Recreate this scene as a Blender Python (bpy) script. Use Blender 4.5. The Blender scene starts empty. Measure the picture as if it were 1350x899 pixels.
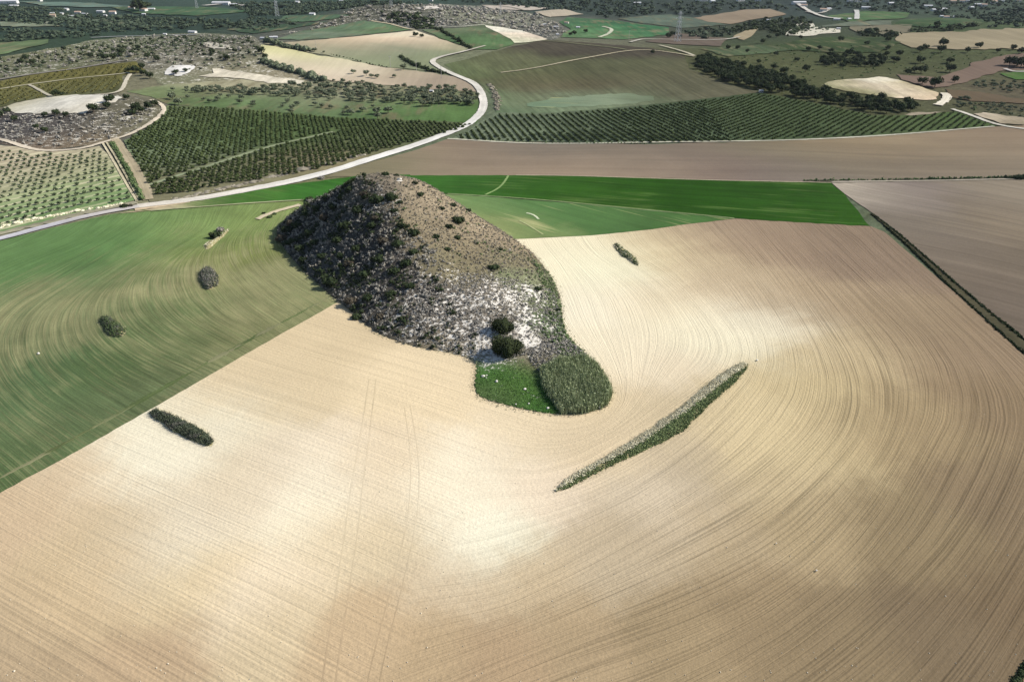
import bpy, math, random
import numpy as np
from mathutils import Vector
from mathutils.geometry import delaunay_2d_cdt
R = math.radians
rng = np.random.default_rng(7)
random.seed(7)
SC = bpy.context.scene
COL = SC.collection

# ------------------------------------------------------------------ camera, sky, sun, exposure
CAMZ, PITCH, FPX = 120.0, 30.0, 900.0
cam = bpy.data.cameras.new('camera'); cam.sensor_width = 36; cam.lens = 24
cam.clip_start = 1; cam.clip_end = 60000
camo = bpy.data.objects.new('camera', cam); COL.objects.link(camo)
camo.location = (0, 0, CAMZ); camo.rotation_euler = (R(90 - PITCH), 0, 0)
SC.camera = camo
SUN_EL, SUN_AZ = 36.0, 10.0          # azimuth counted from +X towards +Y
w = bpy.data.worlds.new('World'); SC.world = w; w.use_nodes = True
nt = w.node_tree; nt.nodes.clear()
sky = nt.nodes.new('ShaderNodeTexSky'); sky.sky_type = 'NISHITA'; sky.sun_disc = False
sky.sun_elevation = R(SUN_EL); sky.sun_rotation = R(90 - SUN_AZ); sky.altitude = 100
bg = nt.nodes.new('ShaderNodeBackground'); bg.inputs[1].default_value = 0.075
wo = nt.nodes.new('ShaderNodeOutputWorld')
nt.links.new(sky.outputs[0], bg.inputs[0]); nt.links.new(bg.outputs[0], wo.inputs[0])
sl = bpy.data.lights.new('sun', 'SUN'); sl.energy = 4.0; sl.angle = R(0.5); sl.color = (1.0, 0.955, 0.89)
so = bpy.data.objects.new('sun', sl); COL.objects.link(so); so.location = (300, 0, 300)
sd = Vector((math.cos(R(SUN_EL)) * math.cos(R(SUN_AZ)), math.cos(R(SUN_EL)) * math.sin(R(SUN_AZ)), math.sin(R(SUN_EL))))
so.rotation_euler = sd.to_track_quat('Z', 'Y').to_euler()
SC.view_settings.view_transform = 'Standard'; SC.view_settings.look = 'None'
SC.view_settings.gamma = 1; SC.view_settings.exposure = 0.98
KEXP = 1.75        # displayed linear value of a flat sunlit surface of albedo 1
SC.cycles.max_bounces = 4; SC.cycles.diffuse_bounces = 2; SC.cycles.volume_bounces = 0

# ------------------------------------------------------------------ terrain height
BUMPS = [(-345, 600, 10, 60, 60), (-330, 930, 14, 150, 120), (-215, 1420, 26, 170, 150), (-130, 1080, 10, 200, 170),
         (130, 880, 9, 190, 170), (560, 980, 8, 160, 120), (330, 700, 4, 120, 60), (820, 1250, 10, 220, 170),
         (900, 1900, 22, 400, 260), (300, 2100, 15, 500, 250), (-60, 170, 1.6, 40, 35), (90, 190, 1.6, 50, 35),
         (-120, 140, 1.3, 34, 26), (150, 300, -1.5, 60, 50), (-170, 240, 1.8, 50, 40)]
def g(x, y):
    z = 0.8 * np.sin(x / 38 + 1.3) * np.sin(y / 45 + .4) + 0.6 * np.sin(x / 61 + y / 83) + .35 * np.sin(x / 23 - y / 29 + 2)
    r = np.hypot(x, y)
    z = z + 1.2 * np.clip((r - 500) / 900, 0, 1) * (np.sin(x / 90 + 1) * np.sin(y / 120 + 2) + .6 * np.sin(x / 47 + y / 71))
    for bx, by, h, sx, sy in BUMPS:
        z = z + h * np.exp(-((x - bx) / sx) ** 2 - ((y - by) / sy) ** 2)
    z = z + 50 * np.clip((r - 2300) / 3500, 0, 1) ** 2
    return z
cp, sp = math.cos(R(PITCH)), math.sin(R(PITCH))
def unproj(px, py, surf=g):
    px = np.atleast_1d(np.asarray(px, float)); py = np.atleast_1d(np.asarray(py, float))
    u = (px - 675) / FPX; v = (449.5 - py) / FPX
    dx = u; dy = cp + v * sp; dz = -sp + v * cp
    t = np.full(px.shape, 30.0); hit = np.zeros(px.shape, bool); lo = t.copy(); hi = t.copy()
    while not hit.all():
        tn = t * 1.012
        f = CAMZ + dz * tn - surf(dx * tn, dy * tn)
        new = (f < 0) & ~hit
        lo[new] = t[new]; hi[new] = tn[new]; hit |= new
        t = tn
        if t.max() > 14000:
            lo[~hit] = 14000; hi[~hit] = 14000; break
    for _ in range(22):
        m = (lo + hi) / 2; f = CAMZ + dz * m - surf(dx * m, dy * m)
        lo = np.where(f > 0, m, lo); hi = np.where(f > 0, hi, m)
    return dx * lo, dy * lo
def W(pts, surf=g):
    a = np.array(pts, float); x, y = unproj(a[:, 0], a[:, 1], surf)
    return np.stack([x, y], 1)
def mpp(y):                      # metres per photo pixel at ground distance y
    return (60 + y * cp) / FPX

# ------------------------------------------------------------------ small maths
def inside(P, poly):
    x, y = P[:, 0], P[:, 1]; c = np.zeros(len(P), bool)
    n = len(poly)
    for i in range(n):
        x1, y1 = poly[i]; x2, y2 = poly[(i + 1) % n]
        if y1 == y2: continue
        k = (y1 > y) != (y2 > y)
        xi = (x2 - x1) * (y - y1) / (y2 - y1) + x1
        c ^= k & (x < xi)
    return c
def resample(P, step, closed=False):
    P = np.array(P, float); out = []
    n = len(P); last = n if closed else n - 1
    for i in range(last):
        a, b = P[i], P[(i + 1) % n]
        k = max(1, int(np.ceil(np.hypot(*(b - a)) / step)))
        for j in range(k): out.append(a + (b - a) * j / k)
    if not closed: out.append(P[-1])
    return np.array(out)
def smooth(P, it=2, closed=False):
    P = np.array(P, float)
    for _ in range(it):
        a = P; b = np.roll(P, -1, 0)
        if not closed: a = P[:-1]; b = P[1:]
        Q = np.empty((2 * len(a), 2)); Q[0::2] = a * .75 + b * .25; Q[1::2] = a * .25 + b * .75
        if not closed: Q = np.vstack([P[:1], Q, P[-1:]])
        P = Q
    return P
class TPS:
    def __init__(s, P, v, reg=0.0, scale=100.0):
        s.P = np.array(P, float) / scale; s.sc = scale; n = len(s.P)
        K = s.k(s.P, s.P) + reg * np.eye(n); Q = np.hstack([np.ones((n, 1)), s.P])
        A = np.block([[K, Q], [Q.T, np.zeros((3, 3))]])
        s.w = np.linalg.lstsq(A, np.concatenate([v, np.zeros(3)]), rcond=None)[0]
    def k(s, a, b):
        d2 = ((a[:, None, :] - b[None]) ** 2).sum(2)
        return d2 * np.log(d2 + 1e-12) * .5
    def __call__(s, x, y):
        X = np.stack([np.ravel(x), np.ravel(y)], 1) / s.sc; o = np.empty(len(X))
        for i in range(0, len(X), 20000):
            c = X[i:i + 20000]; o[i:i + 20000] = s.k(c, s.P) @ s.w[:-3] + s.w[-3] + c @ s.w[-2:]
        return o.reshape(np.shape(x))
def s2l(c):
    c = np.array(c, float) / 255
    return np.where(c <= .04045, c / 12.92, ((c + .055) / 1.055) ** 2.4)
def alb(c): return np.clip(s2l(c) / KEXP, 0.004, 0.62)
def colmap(ctrl, V):            # soil / crop colour, plus any painted shading, at every vertex, blended between sample points
    P = W([c[:2] for c in ctrl]); C = np.array([alb(c[2]) for c in ctrl])
    if len(ctrl) == 1: return np.repeat(C, len(V), 0)
    def lp(A): return np.stack([np.arctan2(A[:, 0], A[:, 1]) * 1.0, np.log(np.hypot(A[:, 0], A[:, 1]) + 1)], 1)
    a, b = lp(V), lp(P); out = np.empty((len(V), 3)); q0, q1 = a[:, 0].copy(), a[:, 1].copy()
    for f_, m_ in ((23, .008), (51, .007), (117, .006), (260, .004)):
        a[:, 0] += m_ * np.sin(q1 * f_ + 3 * np.sin(q0 * f_ * .6 + f_)); a[:, 1] += m_ * np.sin(q0 * f_ * 1.1 + 2.5 * np.sin(q1 * f_ * .7 + f_))
    dd = np.sqrt(((b[:, None] - b[None]) ** 2).sum(2)) + 9 * np.eye(len(b)); s = np.median(dd.min(1)) * .66
    for i in range(0, len(V), 20000):
        d2 = ((a[i:i + 20000, None] - b[None]) ** 2).sum(2)
        wt = np.exp(-(d2 - d2.min(1, keepdims=True)) / (2 * s * s)); out[i:i + 20000] = (wt @ C) / wt.sum(1, keepdims=True)
    return out

# ------------------------------------------------------------------ objects
def tag(o, label=None, cat=None, group=None, kind=None):
    if label: o['label'] = label
    if cat: o['category'] = cat
    if group: o['group'] = group
    if kind: o['kind'] = kind
    return o
def mk_mesh(name, V, faces, mats=(), mi=None, attrs=None, sm=False):
    me = bpy.data.meshes.new(name); V = np.asarray(V, np.float32)
    faces = [np.asarray(f, np.int32) for f in (faces if isinstance(faces, list) else [faces]) if len(f)]
    me.vertices.add(len(V)); me.vertices.foreach_set('co', V.ravel())
    tot = np.concatenate([np.full(len(f), f.shape[1], np.int32) for f in faces])
    lv = np.concatenate([f.ravel() for f in faces])
    me.loops.add(len(lv)); me.loops.foreach_set('vertex_index', lv)
    me.polygons.add(len(tot)); me.polygons.foreach_set('loop_start', np.concatenate([[0], np.cumsum(tot)[:-1]]).astype(np.int32))
    me.polygons.foreach_set('loop_total', tot)
    if mi is not None: me.polygons.foreach_set('material_index', np.asarray(mi, np.int32))
    me.polygons.foreach_set('use_smooth', np.full(len(tot), sm, bool))
    for m in mats: me.materials.append(m)
    for k, a in (attrs or {}).items():
        a = np.asarray(a, np.float32); dom = 'POINT' if len(a) == len(V) else 'FACE'
        if a.ndim == 2:
            at = me.attributes.new(k, 'FLOAT_COLOR', dom)
            at.data.foreach_set('color', np.hstack([a, np.ones((len(a), 1), np.float32)]).ravel())
        else:
            at = me.attributes.new(k, 'FLOAT', dom); at.data.foreach_set('value', a)
    me.update(calc_edges=True); me.validate()
    return me
def link(name, me, parent=None):
    o = bpy.data.objects.new(name, me); COL.objects.link(o)
    if parent: o.parent = parent
    return o
def empty(name, loc, rz=0):
    o = bpy.data.objects.new(name, None); o.location = loc; o.rotation_euler = (0, 0, rz); COL.objects.link(o); return o
def copy_tree(o, loc, rz=0, s=1.0):
    c = o.copy(); COL.objects.link(c); c.location = loc; c.rotation_euler = (0, 0, rz); c.scale = (s, s, s)
    for ch in list(o.children):
        d = ch.copy(); COL.objects.link(d); d.parent = c
        for gc in list(ch.children):
            e = gc.copy(); COL.objects.link(e); e.parent = d
    return c
def polygrid(poly, ratio):
    poly = np.asarray(poly); r = np.hypot(poly[:, 0], poly[:, 1]); th = np.arctan2(poly[:, 0], poly[:, 1])
    lr = math.log(1 + ratio)
    k = np.arange(math.floor(np.log(max(r.min() * .6, 10)) / lr), math.ceil(np.log(r.max()) / lr) + 1)
    t = np.arange(math.floor(th.min() / ratio), math.ceil(th.max() / ratio) + 1) * ratio
    K, T = np.meshgrid(np.exp(k * lr), t, indexing='ij')
    P = np.stack([(K * np.sin(T)).ravel(), (K * np.cos(T)).ravel()], 1)
    return P[inside(P, poly)]
def cdt(poly, pts):
    c = poly.mean(0); n = len(poly)
    vs = [Vector(p) for p in (poly - c).tolist()] + [Vector(p) for p in (pts - c).tolist()]
    r = delaunay_2d_cdt(vs, [(i, (i + 1) % n) for i in range(n)], [], 1, 1e-5)
    V = np.array([v[:] for v in r[0]]) + c
    F = np.array([f for f in r[2] if len(f) == 3])
    return V, F
LAYER = [0]
def lift(P, L): return 0.03 + L * (0.012 + 0.00035 * np.maximum(0, np.hypot(P[:, 0], P[:, 1]) - 120))
def sheet(name, px, mat, cols, layer, ratio=0.02, phi=None, ragged=0.0, smoothit=0, world=None, attrs_fn=None, label=None):
    poly = world if world is not None else None
    if poly is None:
        P = np.array(px, float)
        if smoothit: P = smooth(P, smoothit, True)
        P = resample(P, 5, True); poly = W(P)
    if world is None:
        ragged = np.maximum(ragged, np.maximum(np.hypot(poly[:, 0], poly[:, 1])[:, None] - 330, 30) * .0042)
        n = len(poly); d = np.roll(poly, -1, 0) - np.roll(poly, 1, 0); nn = np.stack([-d[:, 1], d[:, 0]], 1) / (np.hypot(d[:, 0], d[:, 1])[:, None] + 1e-6)
        am = rng.normal(0, 1, n); am = am + .6 * np.roll(am, 1) + .6 * np.roll(am, -1)
        poly = poly + nn * am[:, None] * np.minimum(ragged, 7) * .5
    keep = [0]
    for i in range(1, len(poly)):
        if np.hypot(*(poly[i] - poly[keep[-1]])) > .25: keep.append(i)
    poly = poly[keep]
    V, F = cdt(poly, polygrid(poly, ratio))
    z = g(V[:, 0], V[:, 1]) + lift(V, layer)
    at = {'Col': colmap(cols, V)}
    if phi is None: phi = 0.0
    if callable(phi): at['phi'] = phi(V[:, 0], V[:, 1])
    else: at['phi'] = V[:, 0] * math.cos(phi) + V[:, 1] * math.sin(phi)
    if attrs_fn: at.update(attrs_fn(V))
    o = link(name, mk_mesh(name, np.c_[V, z], F, [mat], attrs=at, sm=True))
    tag(o, kind='structure', label=label)
    return o
def ribbon(name, px, width, mat, cols, layer, surf=g, sm_it=2, extra=0, edge=0.1):
    P = resample(smooth(W(px, g), sm_it), 1.0 + float(np.mean(width)) * .6)
    n = len(P); d = np.gradient(P, axis=0); nn = np.stack([-d[:, 1], d[:, 0]], 1) / (np.hypot(d[:, 0], d[:, 1])[:, None] + 1e-6)
    wd = np.interp(np.linspace(0, 1, n), np.linspace(0, 1, len(width)) if hasattr(width, '__len__') else [0, 1], width if hasattr(width, '__len__') else [width, width])
    j = lambda: 1 + edge * rng.normal(0, 1, n)
    cols_ = []
    rows = [P + nn * (wd / 2 * j())[:, None], P + nn * (wd / 6)[:, None], P - nn * (wd / 6)[:, None], P - nn * (wd / 2 * j())[:, None]]
    V = np.vstack(rows); z = surf(V[:, 0], V[:, 1]) + lift(V, layer) + extra
    F = []
    for r_ in range(3):
        a = np.arange(n - 1) + r_ * n; F.append(np.stack([a + n, a + n + 1, a + 1, a], 1))
    at = {'Col': colmap(cols, V), 'phi': np.concatenate([wd * .5, wd / 6, -wd / 6, -wd * .5])}
    o = link(name, mk_mesh(name, np.c_[V, z], np.vstack(F), [mat], attrs=at, sm=True))
    return tag(o, kind='structure')

# ------------------------------------------------------------------ materials
class NT:
    def __init__(s, name):
        s.m = bpy.data.materials.new(name); s.m.use_nodes = True; s.t = s.m.node_tree; s.t.nodes.clear()
        s.out = s.n('ShaderNodeOutputMaterial'); s.bs = s.n('ShaderNodeBsdfPrincipled')
        s.bs.inputs['Roughness'].default_value = .95; s.bs.inputs['Specular IOR Level'].default_value = .02
        s.l(s.bs.outputs[0], s.out.inputs[0])
    def n(s, t, **k):
        x = s.t.nodes.new(t)
        for a, b in k.items(): setattr(x, a, b)
        return x
    def l(s, a, b): s.t.links.new(a, b)
    def attr(s, a, what='Fac'): x = s.n('ShaderNodeAttribute', attribute_name=a); return x.outputs[what]
    def math(s, op, a, b=0.0, c=None):
        x = s.n('ShaderNodeMath', operation=op)
        for i, v in enumerate((a, b) if c is None else (a, b, c)):
            if isinstance(v, (int, float)): x.inputs[i].default_value = v
            else: s.l(v, x.inputs[i])
        return x.outputs[0]
    def pos(s): return s.n('ShaderNodeNewGeometry').outputs['Position']
    def noise(s, vec, scale, detail=3, rough=.55):
        x = s.n('ShaderNodeTexNoise'); x.inputs['Scale'].default_value = scale; x.inputs['Detail'].default_value = detail
        x.inputs['Roughness'].default_value = rough; s.l(vec, x.inputs['Vector']); return x.outputs['Fac']
    def rng(s, v, a, b, c, d):
        x = s.n('ShaderNodeMapRange'); s.l(v, x.inputs[0])
        for i, q in enumerate((a, b, c, d)): x.inputs[i + 1].default_value = q
        return x.outputs[0]
    def mul(s, col, f):            # colour times scalar
        x = s.n('ShaderNodeVectorMath', operation='SCALE'); s.l(col, x.inputs[0]); s.l(f, x.inputs['Scale']); return x.outputs[0]
    def mix(s, f, a, b):
        x = s.n('ShaderNodeMix', data_type='RGBA')
        if isinstance(f, float): x.inputs[0].default_value = f
        else: s.l(f, x.inputs[0])
        for v, i in ((a, 6), (b, 7)):
            if isinstance(v, (tuple, list, np.ndarray)): x.inputs[i].default_value = (*[float(q) for q in v], 1)
            else: s.l(v, x.inputs[i])
        return x.outputs[2]
    def comb(s, x, y, z):
        c = s.n('ShaderNodeCombineXYZ')
        for i, v in enumerate((x, y, z)):
            if isinstance(v, (int, float)): c.inputs[i].default_value = v
            else: s.l(v, c.inputs[i])
        return c.outputs[0]
    def bump(s, h, dist, st=1.0):
        b = s.n('ShaderNodeBump'); b.inputs['Strength'].default_value = st; b.inputs['Distance'].default_value = dist
        s.l(h, b.inputs['Height']); s.l(b.outputs[0], s.bs.inputs['Normal'])
    def base(s, c): s.l(c, s.bs.inputs['Base Color'])

def field_mat(name, furrow=(1.5, 60, .12), coarse=(9, 120, .05), speck=(1.2, .10), patch=(.025, .10), alt=None, bump=.12, two=False, rows=None):
    """soil or crop: Col attribute, furrow tone along phi (width m, length m, amount), alt=(colour, width, length, threshold, softness)"""
    T = NT(name); p = T.pos(); sx = T.n('ShaderNodeSeparateXYZ'); T.l(p, sx.inputs[0]); X, Y = sx.outputs[0], sx.outputs[1]
    c = T.attr('Col', 'Color'); phi = T.attr('phi')
    def fn(ph, wdt, ln, det=2): return T.noise(T.comb(T.math('MULTIPLY', ph, 1 / wdt), T.math('MULTIPLY', X, 1 / ln), T.math('MULTIPLY', Y, 1 / ln)), 1.0, det, .5)
    def both(wdt, ln, det=2):
        a = fn(phi, wdt, ln, det)
        if not two: return a
        b = fn(T.attr('phib'), wdt * 1.7, ln * 1.3, det); x = T.n('ShaderNodeMix'); T.l(T.attr('wb'), x.inputs[0]); T.l(a, x.inputs[2]); T.l(b, x.inputs[3]); return x.outputs[0]
    f1 = both(furrow[0], furrow[1], 3)
    am = furrow[2]
    if alt:
        av = fn(phi, alt[1], alt[2], 4)
        pn = T.noise(p, 1 / (alt[2] * 1.4), 3)
        av = T.math('ADD', av, T.math('MULTIPLY', T.math('SUBTRACT', pn, .5), .9))
        if len(alt) > 5: av = T.math('ADD', av, T.math('MULTIPLY', T.math('SUBTRACT', T.attr(alt[5]), .5), .5))
        c = T.mix(T.rng(av, alt[3] - alt[4], alt[3] + alt[4], 0, 1), c, tuple(alb(alt[0])))
    fa = T.rng(f1, .3, .7, 1 - am, 1 + am * .8)
    if two: fa = T.math('MULTIPLY', T.math('MULTIPLY', T.rng(f1, .30, .70, 1 - am * .5, 1 + am * .5), T.rng(f1, .36, .46, 1 - am * 1.15, 1.0)), T.rng(both(.95, 90, 2), .36, .45, 1 - am * .9, 1.0))
    if rows:
        sv = T.math('SINE', T.math('MULTIPLY', phi, 2 * math.pi / rows[0]))
        sv = T.math('ADD', sv, T.math('MULTIPLY', T.math('SUBTRACT', T.noise(p, .35, 4), .5), 1.2)); sv = T.math('MULTIPLY', T.rng(sv, .35, .75, 0, .8), T.rng(T.noise(p, .02, 2), .35, .6, .35, 1))
        c = T.mix(sv, c, tuple(alb(rows[1])))
    if two:
        x = T.n('ShaderNodeMix'); T.l(T.attr('famp'), x.inputs[0]); x.inputs[2].default_value = 1.0; T.l(fa, x.inputs[3]); fa = x.outputs[0]
    c = T.mul(c, fa)
    f2 = both(coarse[0], coarse[1], 2); c = T.mul(c, T.rng(f2, .3, .7, 1 - coarse[2], 1 + coarse[2]))
    c = T.mul(c, T.rng(T.noise(p, speck[0], 5, .65), .25, .75, 1 - speck[1], 1 + speck[1]))
    c = T.mul(c, T.rng(T.noise(p, patch[0], 5, .6), .3, .7, 1 - patch[1], 1 + patch[1]))
    T.base(c)
    if bump: T.bump(T.math('ADD', T.math('MULTIPLY', f1, .6), T.math('MULTIPLY', T.noise(p, 1.1, 3), .4)), bump)
    return T.m
def plain_mat(name, rgb, rough=.8, var=.12, scale=2.0, attr=None, metallic=0):
    T = NT(name); c = T.n('ShaderNodeRGB'); c.outputs[0].default_value = (*[float(q) for q in alb(rgb)], 1)
    co = T.n('ShaderNodeTexCoord').outputs['Object']
    T.base(T.mul(c.outputs[0], T.rng(T.noise(co, scale, 4), .3, .7, 1 - var, 1 + var)))
    T.bs.inputs['Roughness'].default_value = rough; T.bs.inputs['Metallic'].default_value = metallic
    return T.m
def leaf_mat(name, a, b, c3=None, trans=0.0):
    """foliage between albedo a and b by per-leaf tint and by plant"""
    T = NT(name); t = T.attr('tint'); oi = T.n('ShaderNodeObjectInfo').outputs['Random']
    v = T.math('ADD', T.math('MULTIPLY', t, .75), T.math('MULTIPLY', oi, .25))
    c = T.mix(v, a, b)
    if c3 is not None: c = T.mix(T.rng(T.noise(T.pos(), .35, 3), .5, .68, 0, 1), c, c3)
    T.base(c); T.bs.inputs['Roughness'].default_value = .85
    return T.m

M = {}
M['soil'] = field_mat('pale_ploughed_soil', (.36, 45, .17), (1.7, 120, .035), (2.2, .13), (.03, .05), bump=.30, two=True)
M['crop'] = field_mat('young_striped_crop', (.42, 20, .20), (1.3, 40, .10), (1.8, .20), (.045, .14), alt=((158, 155, 112), .5, 22, .66, .24, 'dry'), bump=.12)
M['wheat'] = field_mat('green_wheat', (1.6, 70, .16), (7, 120, .12), (.8, .12), (.03, .20), alt=((96, 122, 62), 2.2, 45, .70, .12), bump=.05)
M['wheat_thin'] = field_mat('thin_green_wheat', (2.0, 90, .08), (7, 90, .10), (.8, .10), (.02, .14), alt=((170, 172, 120), 3.5, 60, .66, .07), bump=.05)
M['far_soil'] = field_mat('brown_soil', (3.0, 150, .07), (12, 200, .07), (.6, .07), (.012, .10), bump=.08)
M['right_soil'] = field_mat('grey_brown_soil', (1.7, 140, .12), (7, 200, .10), (.9, .09), (.015, .09), bump=.1)
M['slope'] = field_mat('bare_vine_slope', (3.2, 60, .22), (14, 120, .08), (.25, .14), (.02, .14), bump=.1)
M['orchard_ground'] = field_mat('orchard_grass', (5, 60, .12), (9, 60, .10), (.5, .20), (.03, .18), bump=.05)
M['meadow'] = field_mat('meadow', (4, 60, .12), (16, 90, .14), (.35, .20), (.016, .26), alt=((128, 120, 92), 9, 50, .66, .14), bump=.05)
M['cream'] = field_mat('stubble', (4, 120, .06), (15, 160, .06), (.4, .06), (.01, .10), bump=.05)
M['young'] = field_mat('young_orchard_soil', (5.5, 200, .10), (9, 60, .08), (.8, .14), (.03, .12), bump=.05, rows=(9.4, (222, 214, 176)))
M['track'] = field_mat('chalk_track', (.7, 60, .16), (4, 40, .10), (.8, .14), (.05, .14), bump=.05)
M['bare'] = field_mat('bare_chalk', (3, 30, .10), (8, 30, .12), (.4, .22), (.04, .22), bump=.2)
def scrub_ground(name, rgb2, th, sc=.12):
    T = NT(name); p = T.pos(); c = T.attr('Col', 'Color')
    n1 = T.noise(p, sc, 6, .7); n2 = T.noise(p, sc * 4.5, 5, .7)
    c = T.mul(c, T.rng(n2, .3, .7, .62, 1.38)); c = T.mul(c, T.rng(n1, .3, .7, .8, 1.2))
    f = T.math('ADD', T.math('MULTIPLY', n1, .45), T.math('MULTIPLY', n2, .55))
    c = T.mix(T.rng(f, th, th + .05, 0, 1), c, tuple(alb(rgb2)))
    T.base(c); T.bump(n2, .5); return T.m
M['ground'] = scrub_ground('dry_grassland', (150, 146, 122), .62, .05)
M['scrubland'] = scrub_ground('rocky_scrubland', (232, 226, 210), .545, .07)

# ------------------------------------------------------------------ ground, one sheet to the horizon
G_COLS = [(60, 25, (52, 66, 58)), (60, 60, (60, 76, 58)), (200, 30, (56, 72, 62)), (300, 12, (66, 82, 72)), (250, 75, (98, 98, 90)), (80, 90, (96, 96, 86)),
          (60, 170, (100, 98, 88)), (420, 15, (60, 78, 66)), (520, 30, (96, 98, 88)), (620, 25, (110, 112, 98)), (700, 40, (112, 112, 100)), (800, 12, (62, 74, 66)),
          (950, 10, (62, 70, 62)), (1000, 45, (70, 76, 60)), (1000, 80, (86, 88, 60)), (1100, 60, (68, 82, 52)), (1100, 90, (84, 90, 56)), (1200, 85, (74, 82, 50)),
          (1300, 95, (88, 90, 62)), (1250, 140, (84, 88, 58)), (1340, 150, (88, 88, 66)), (1330, 120, (104, 90, 76)), (1250, 20, (70, 84, 66)), (1100, 10, (62, 74, 72)),
          (1330, 30, (76, 90, 58)), (650, 175, (105, 115, 90)), (300, 240, (120, 118, 86)), (200, 270, (150, 145, 112)), (80, 290, (150, 148, 125)), (620, 73, (128, 132, 104)), (600, 70, (130, 134, 104)), (180, 108, (128, 124, 98)), (200, 100, (130, 126, 100)), (690, 56, (118, 116, 94)), (720, 54, (100, 100, 82)), (675, 600, (160, 145, 115)), (675, 1300, (150, 135, 105))]
lr = .02; rr = np.exp(np.arange(int(np.log(12) / math.log(1 + lr)), int(np.log(8500) / math.log(1 + lr)) + 1) * math.log(1 + lr))
NTH = 480; th = np.arange(NTH) * 2 * math.pi / NTH
K_, T_ = np.meshgrid(rr, th, indexing='ij'); V = np.stack([(K_ * np.sin(T_)).ravel(), (K_ * np.cos(T_)).ravel()], 1)
V = np.vstack([V, [[0, 0]]])
a = (np.arange(len(rr) - 1)[:, None] * NTH + np.arange(NTH)[None]); b = (np.arange(len(rr) - 1)[:, None] * NTH + (np.arange(NTH)[None] + 1) % NTH)
F4 = np.stack([a, b, b + NTH, a + NTH], 2).reshape(-1, 4)[:, ::-1]
F3 = np.stack([np.full(NTH, len(V) - 1), (np.arange(NTH) + 1) % NTH, np.arange(NTH)], 1)
o = link('ground', mk_mesh('ground', np.c_[V, g(V[:, 0], V[:, 1])], [F4, F3], [M['ground']], attrs={'Col': colmap(G_COLS, V)}, sm=True)); tag(o, kind='structure')

# ------------------------------------------------------------------ furrow lines: phi grows across the drawn plough lines
def phi_from_lines(lines):
    L = [resample(smooth(W(l), 1), 8) for l in lines]
    vals = [0.0]
    for i in range(1, len(L)):
        d = np.sqrt(((L[i][:, None] - L[i - 1][None]) ** 2).sum(2)).min(1).mean(); vals.append(vals[-1] + d)
    P = np.vstack(L); v = np.concatenate([np.full(len(l), q) for l, q in zip(L, vals)])
    return TPS(P, v, reg=0.002)
FAN = [[(670, 560), (735, 575), (800, 560), (825, 520), (810, 470), (790, 430), (775, 385), (745, 345)],
       [(640, 600), (730, 610), (830, 560), (900, 505), (940, 470), (930, 430), (880, 370), (820, 335)],
       [(660, 660), (740, 655), (850, 605), (930, 545), (990, 480), (975, 430), (920, 370), (860, 318)],
       [(660, 730), (760, 690), (860, 640), (950, 570), (1014, 492), (1005, 432), (960, 368), (905, 315)],
       [(660, 790), (760, 744), (882, 674), (979, 612), (1050, 540), (1062, 480), (1030, 410), (985, 350), (940, 304)],
       [(640, 870), (760, 822), (891, 770), (1022, 704), (1100, 632), (1153, 560), (1150, 490), (1105, 420), (1050, 350), (1010, 305)],
       [(740, 960), (904, 899), (1066, 805), (1166, 704), (1219, 612), (1258, 540), (1237, 464), (1168, 395), (1110, 340), (1070, 303)],
       [(900, 990), (1040, 899), (1160, 805), (1260, 700), (1310, 600), (1325, 540), (1290, 470), (1215, 395), (1130, 315)],
       [(1100, 960), (1180, 899), (1263, 805), (1335, 700), (1380, 600), (1390, 540), (1350, 490), (1260, 410), (1150, 310)]]
phi_fan = phi_from_lines(FAN)
d1 = W([(20, 675), (320, 860)]); e = d1[1] - d1[0]; e /= np.hypot(*e)
phi_left = lambda x, y: -e[1] * x + e[0] * y + 2.5 * np.sin((e[0] * x + e[1] * y) / 40)
sepL = W([(640, 555), (630, 640), (600, 720), (540, 800), (470, 899), (430, 960)])
def sep_w(x, y):                # 1 on the left plough system, 0 on the fan
    xs = np.interp(y, sepL[::-1, 1], sepL[::-1, 0]); return 1 / (1 + np.exp((x - xs + 3 * np.sin(y / 5) + 2 * np.sin(x / 3)) / 2.5))
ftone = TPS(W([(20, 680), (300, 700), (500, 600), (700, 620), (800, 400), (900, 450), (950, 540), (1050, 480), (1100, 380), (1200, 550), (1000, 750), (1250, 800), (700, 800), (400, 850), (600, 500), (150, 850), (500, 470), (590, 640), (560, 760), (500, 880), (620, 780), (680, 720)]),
            np.array([.22, .08, .1, .2, .15, .15, .7, .9, .95, 1.05, 1.1, 1.25, .75, .35, .2, .45, .25, .12, .2, .35, .45, .4]), reg=.01)
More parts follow.
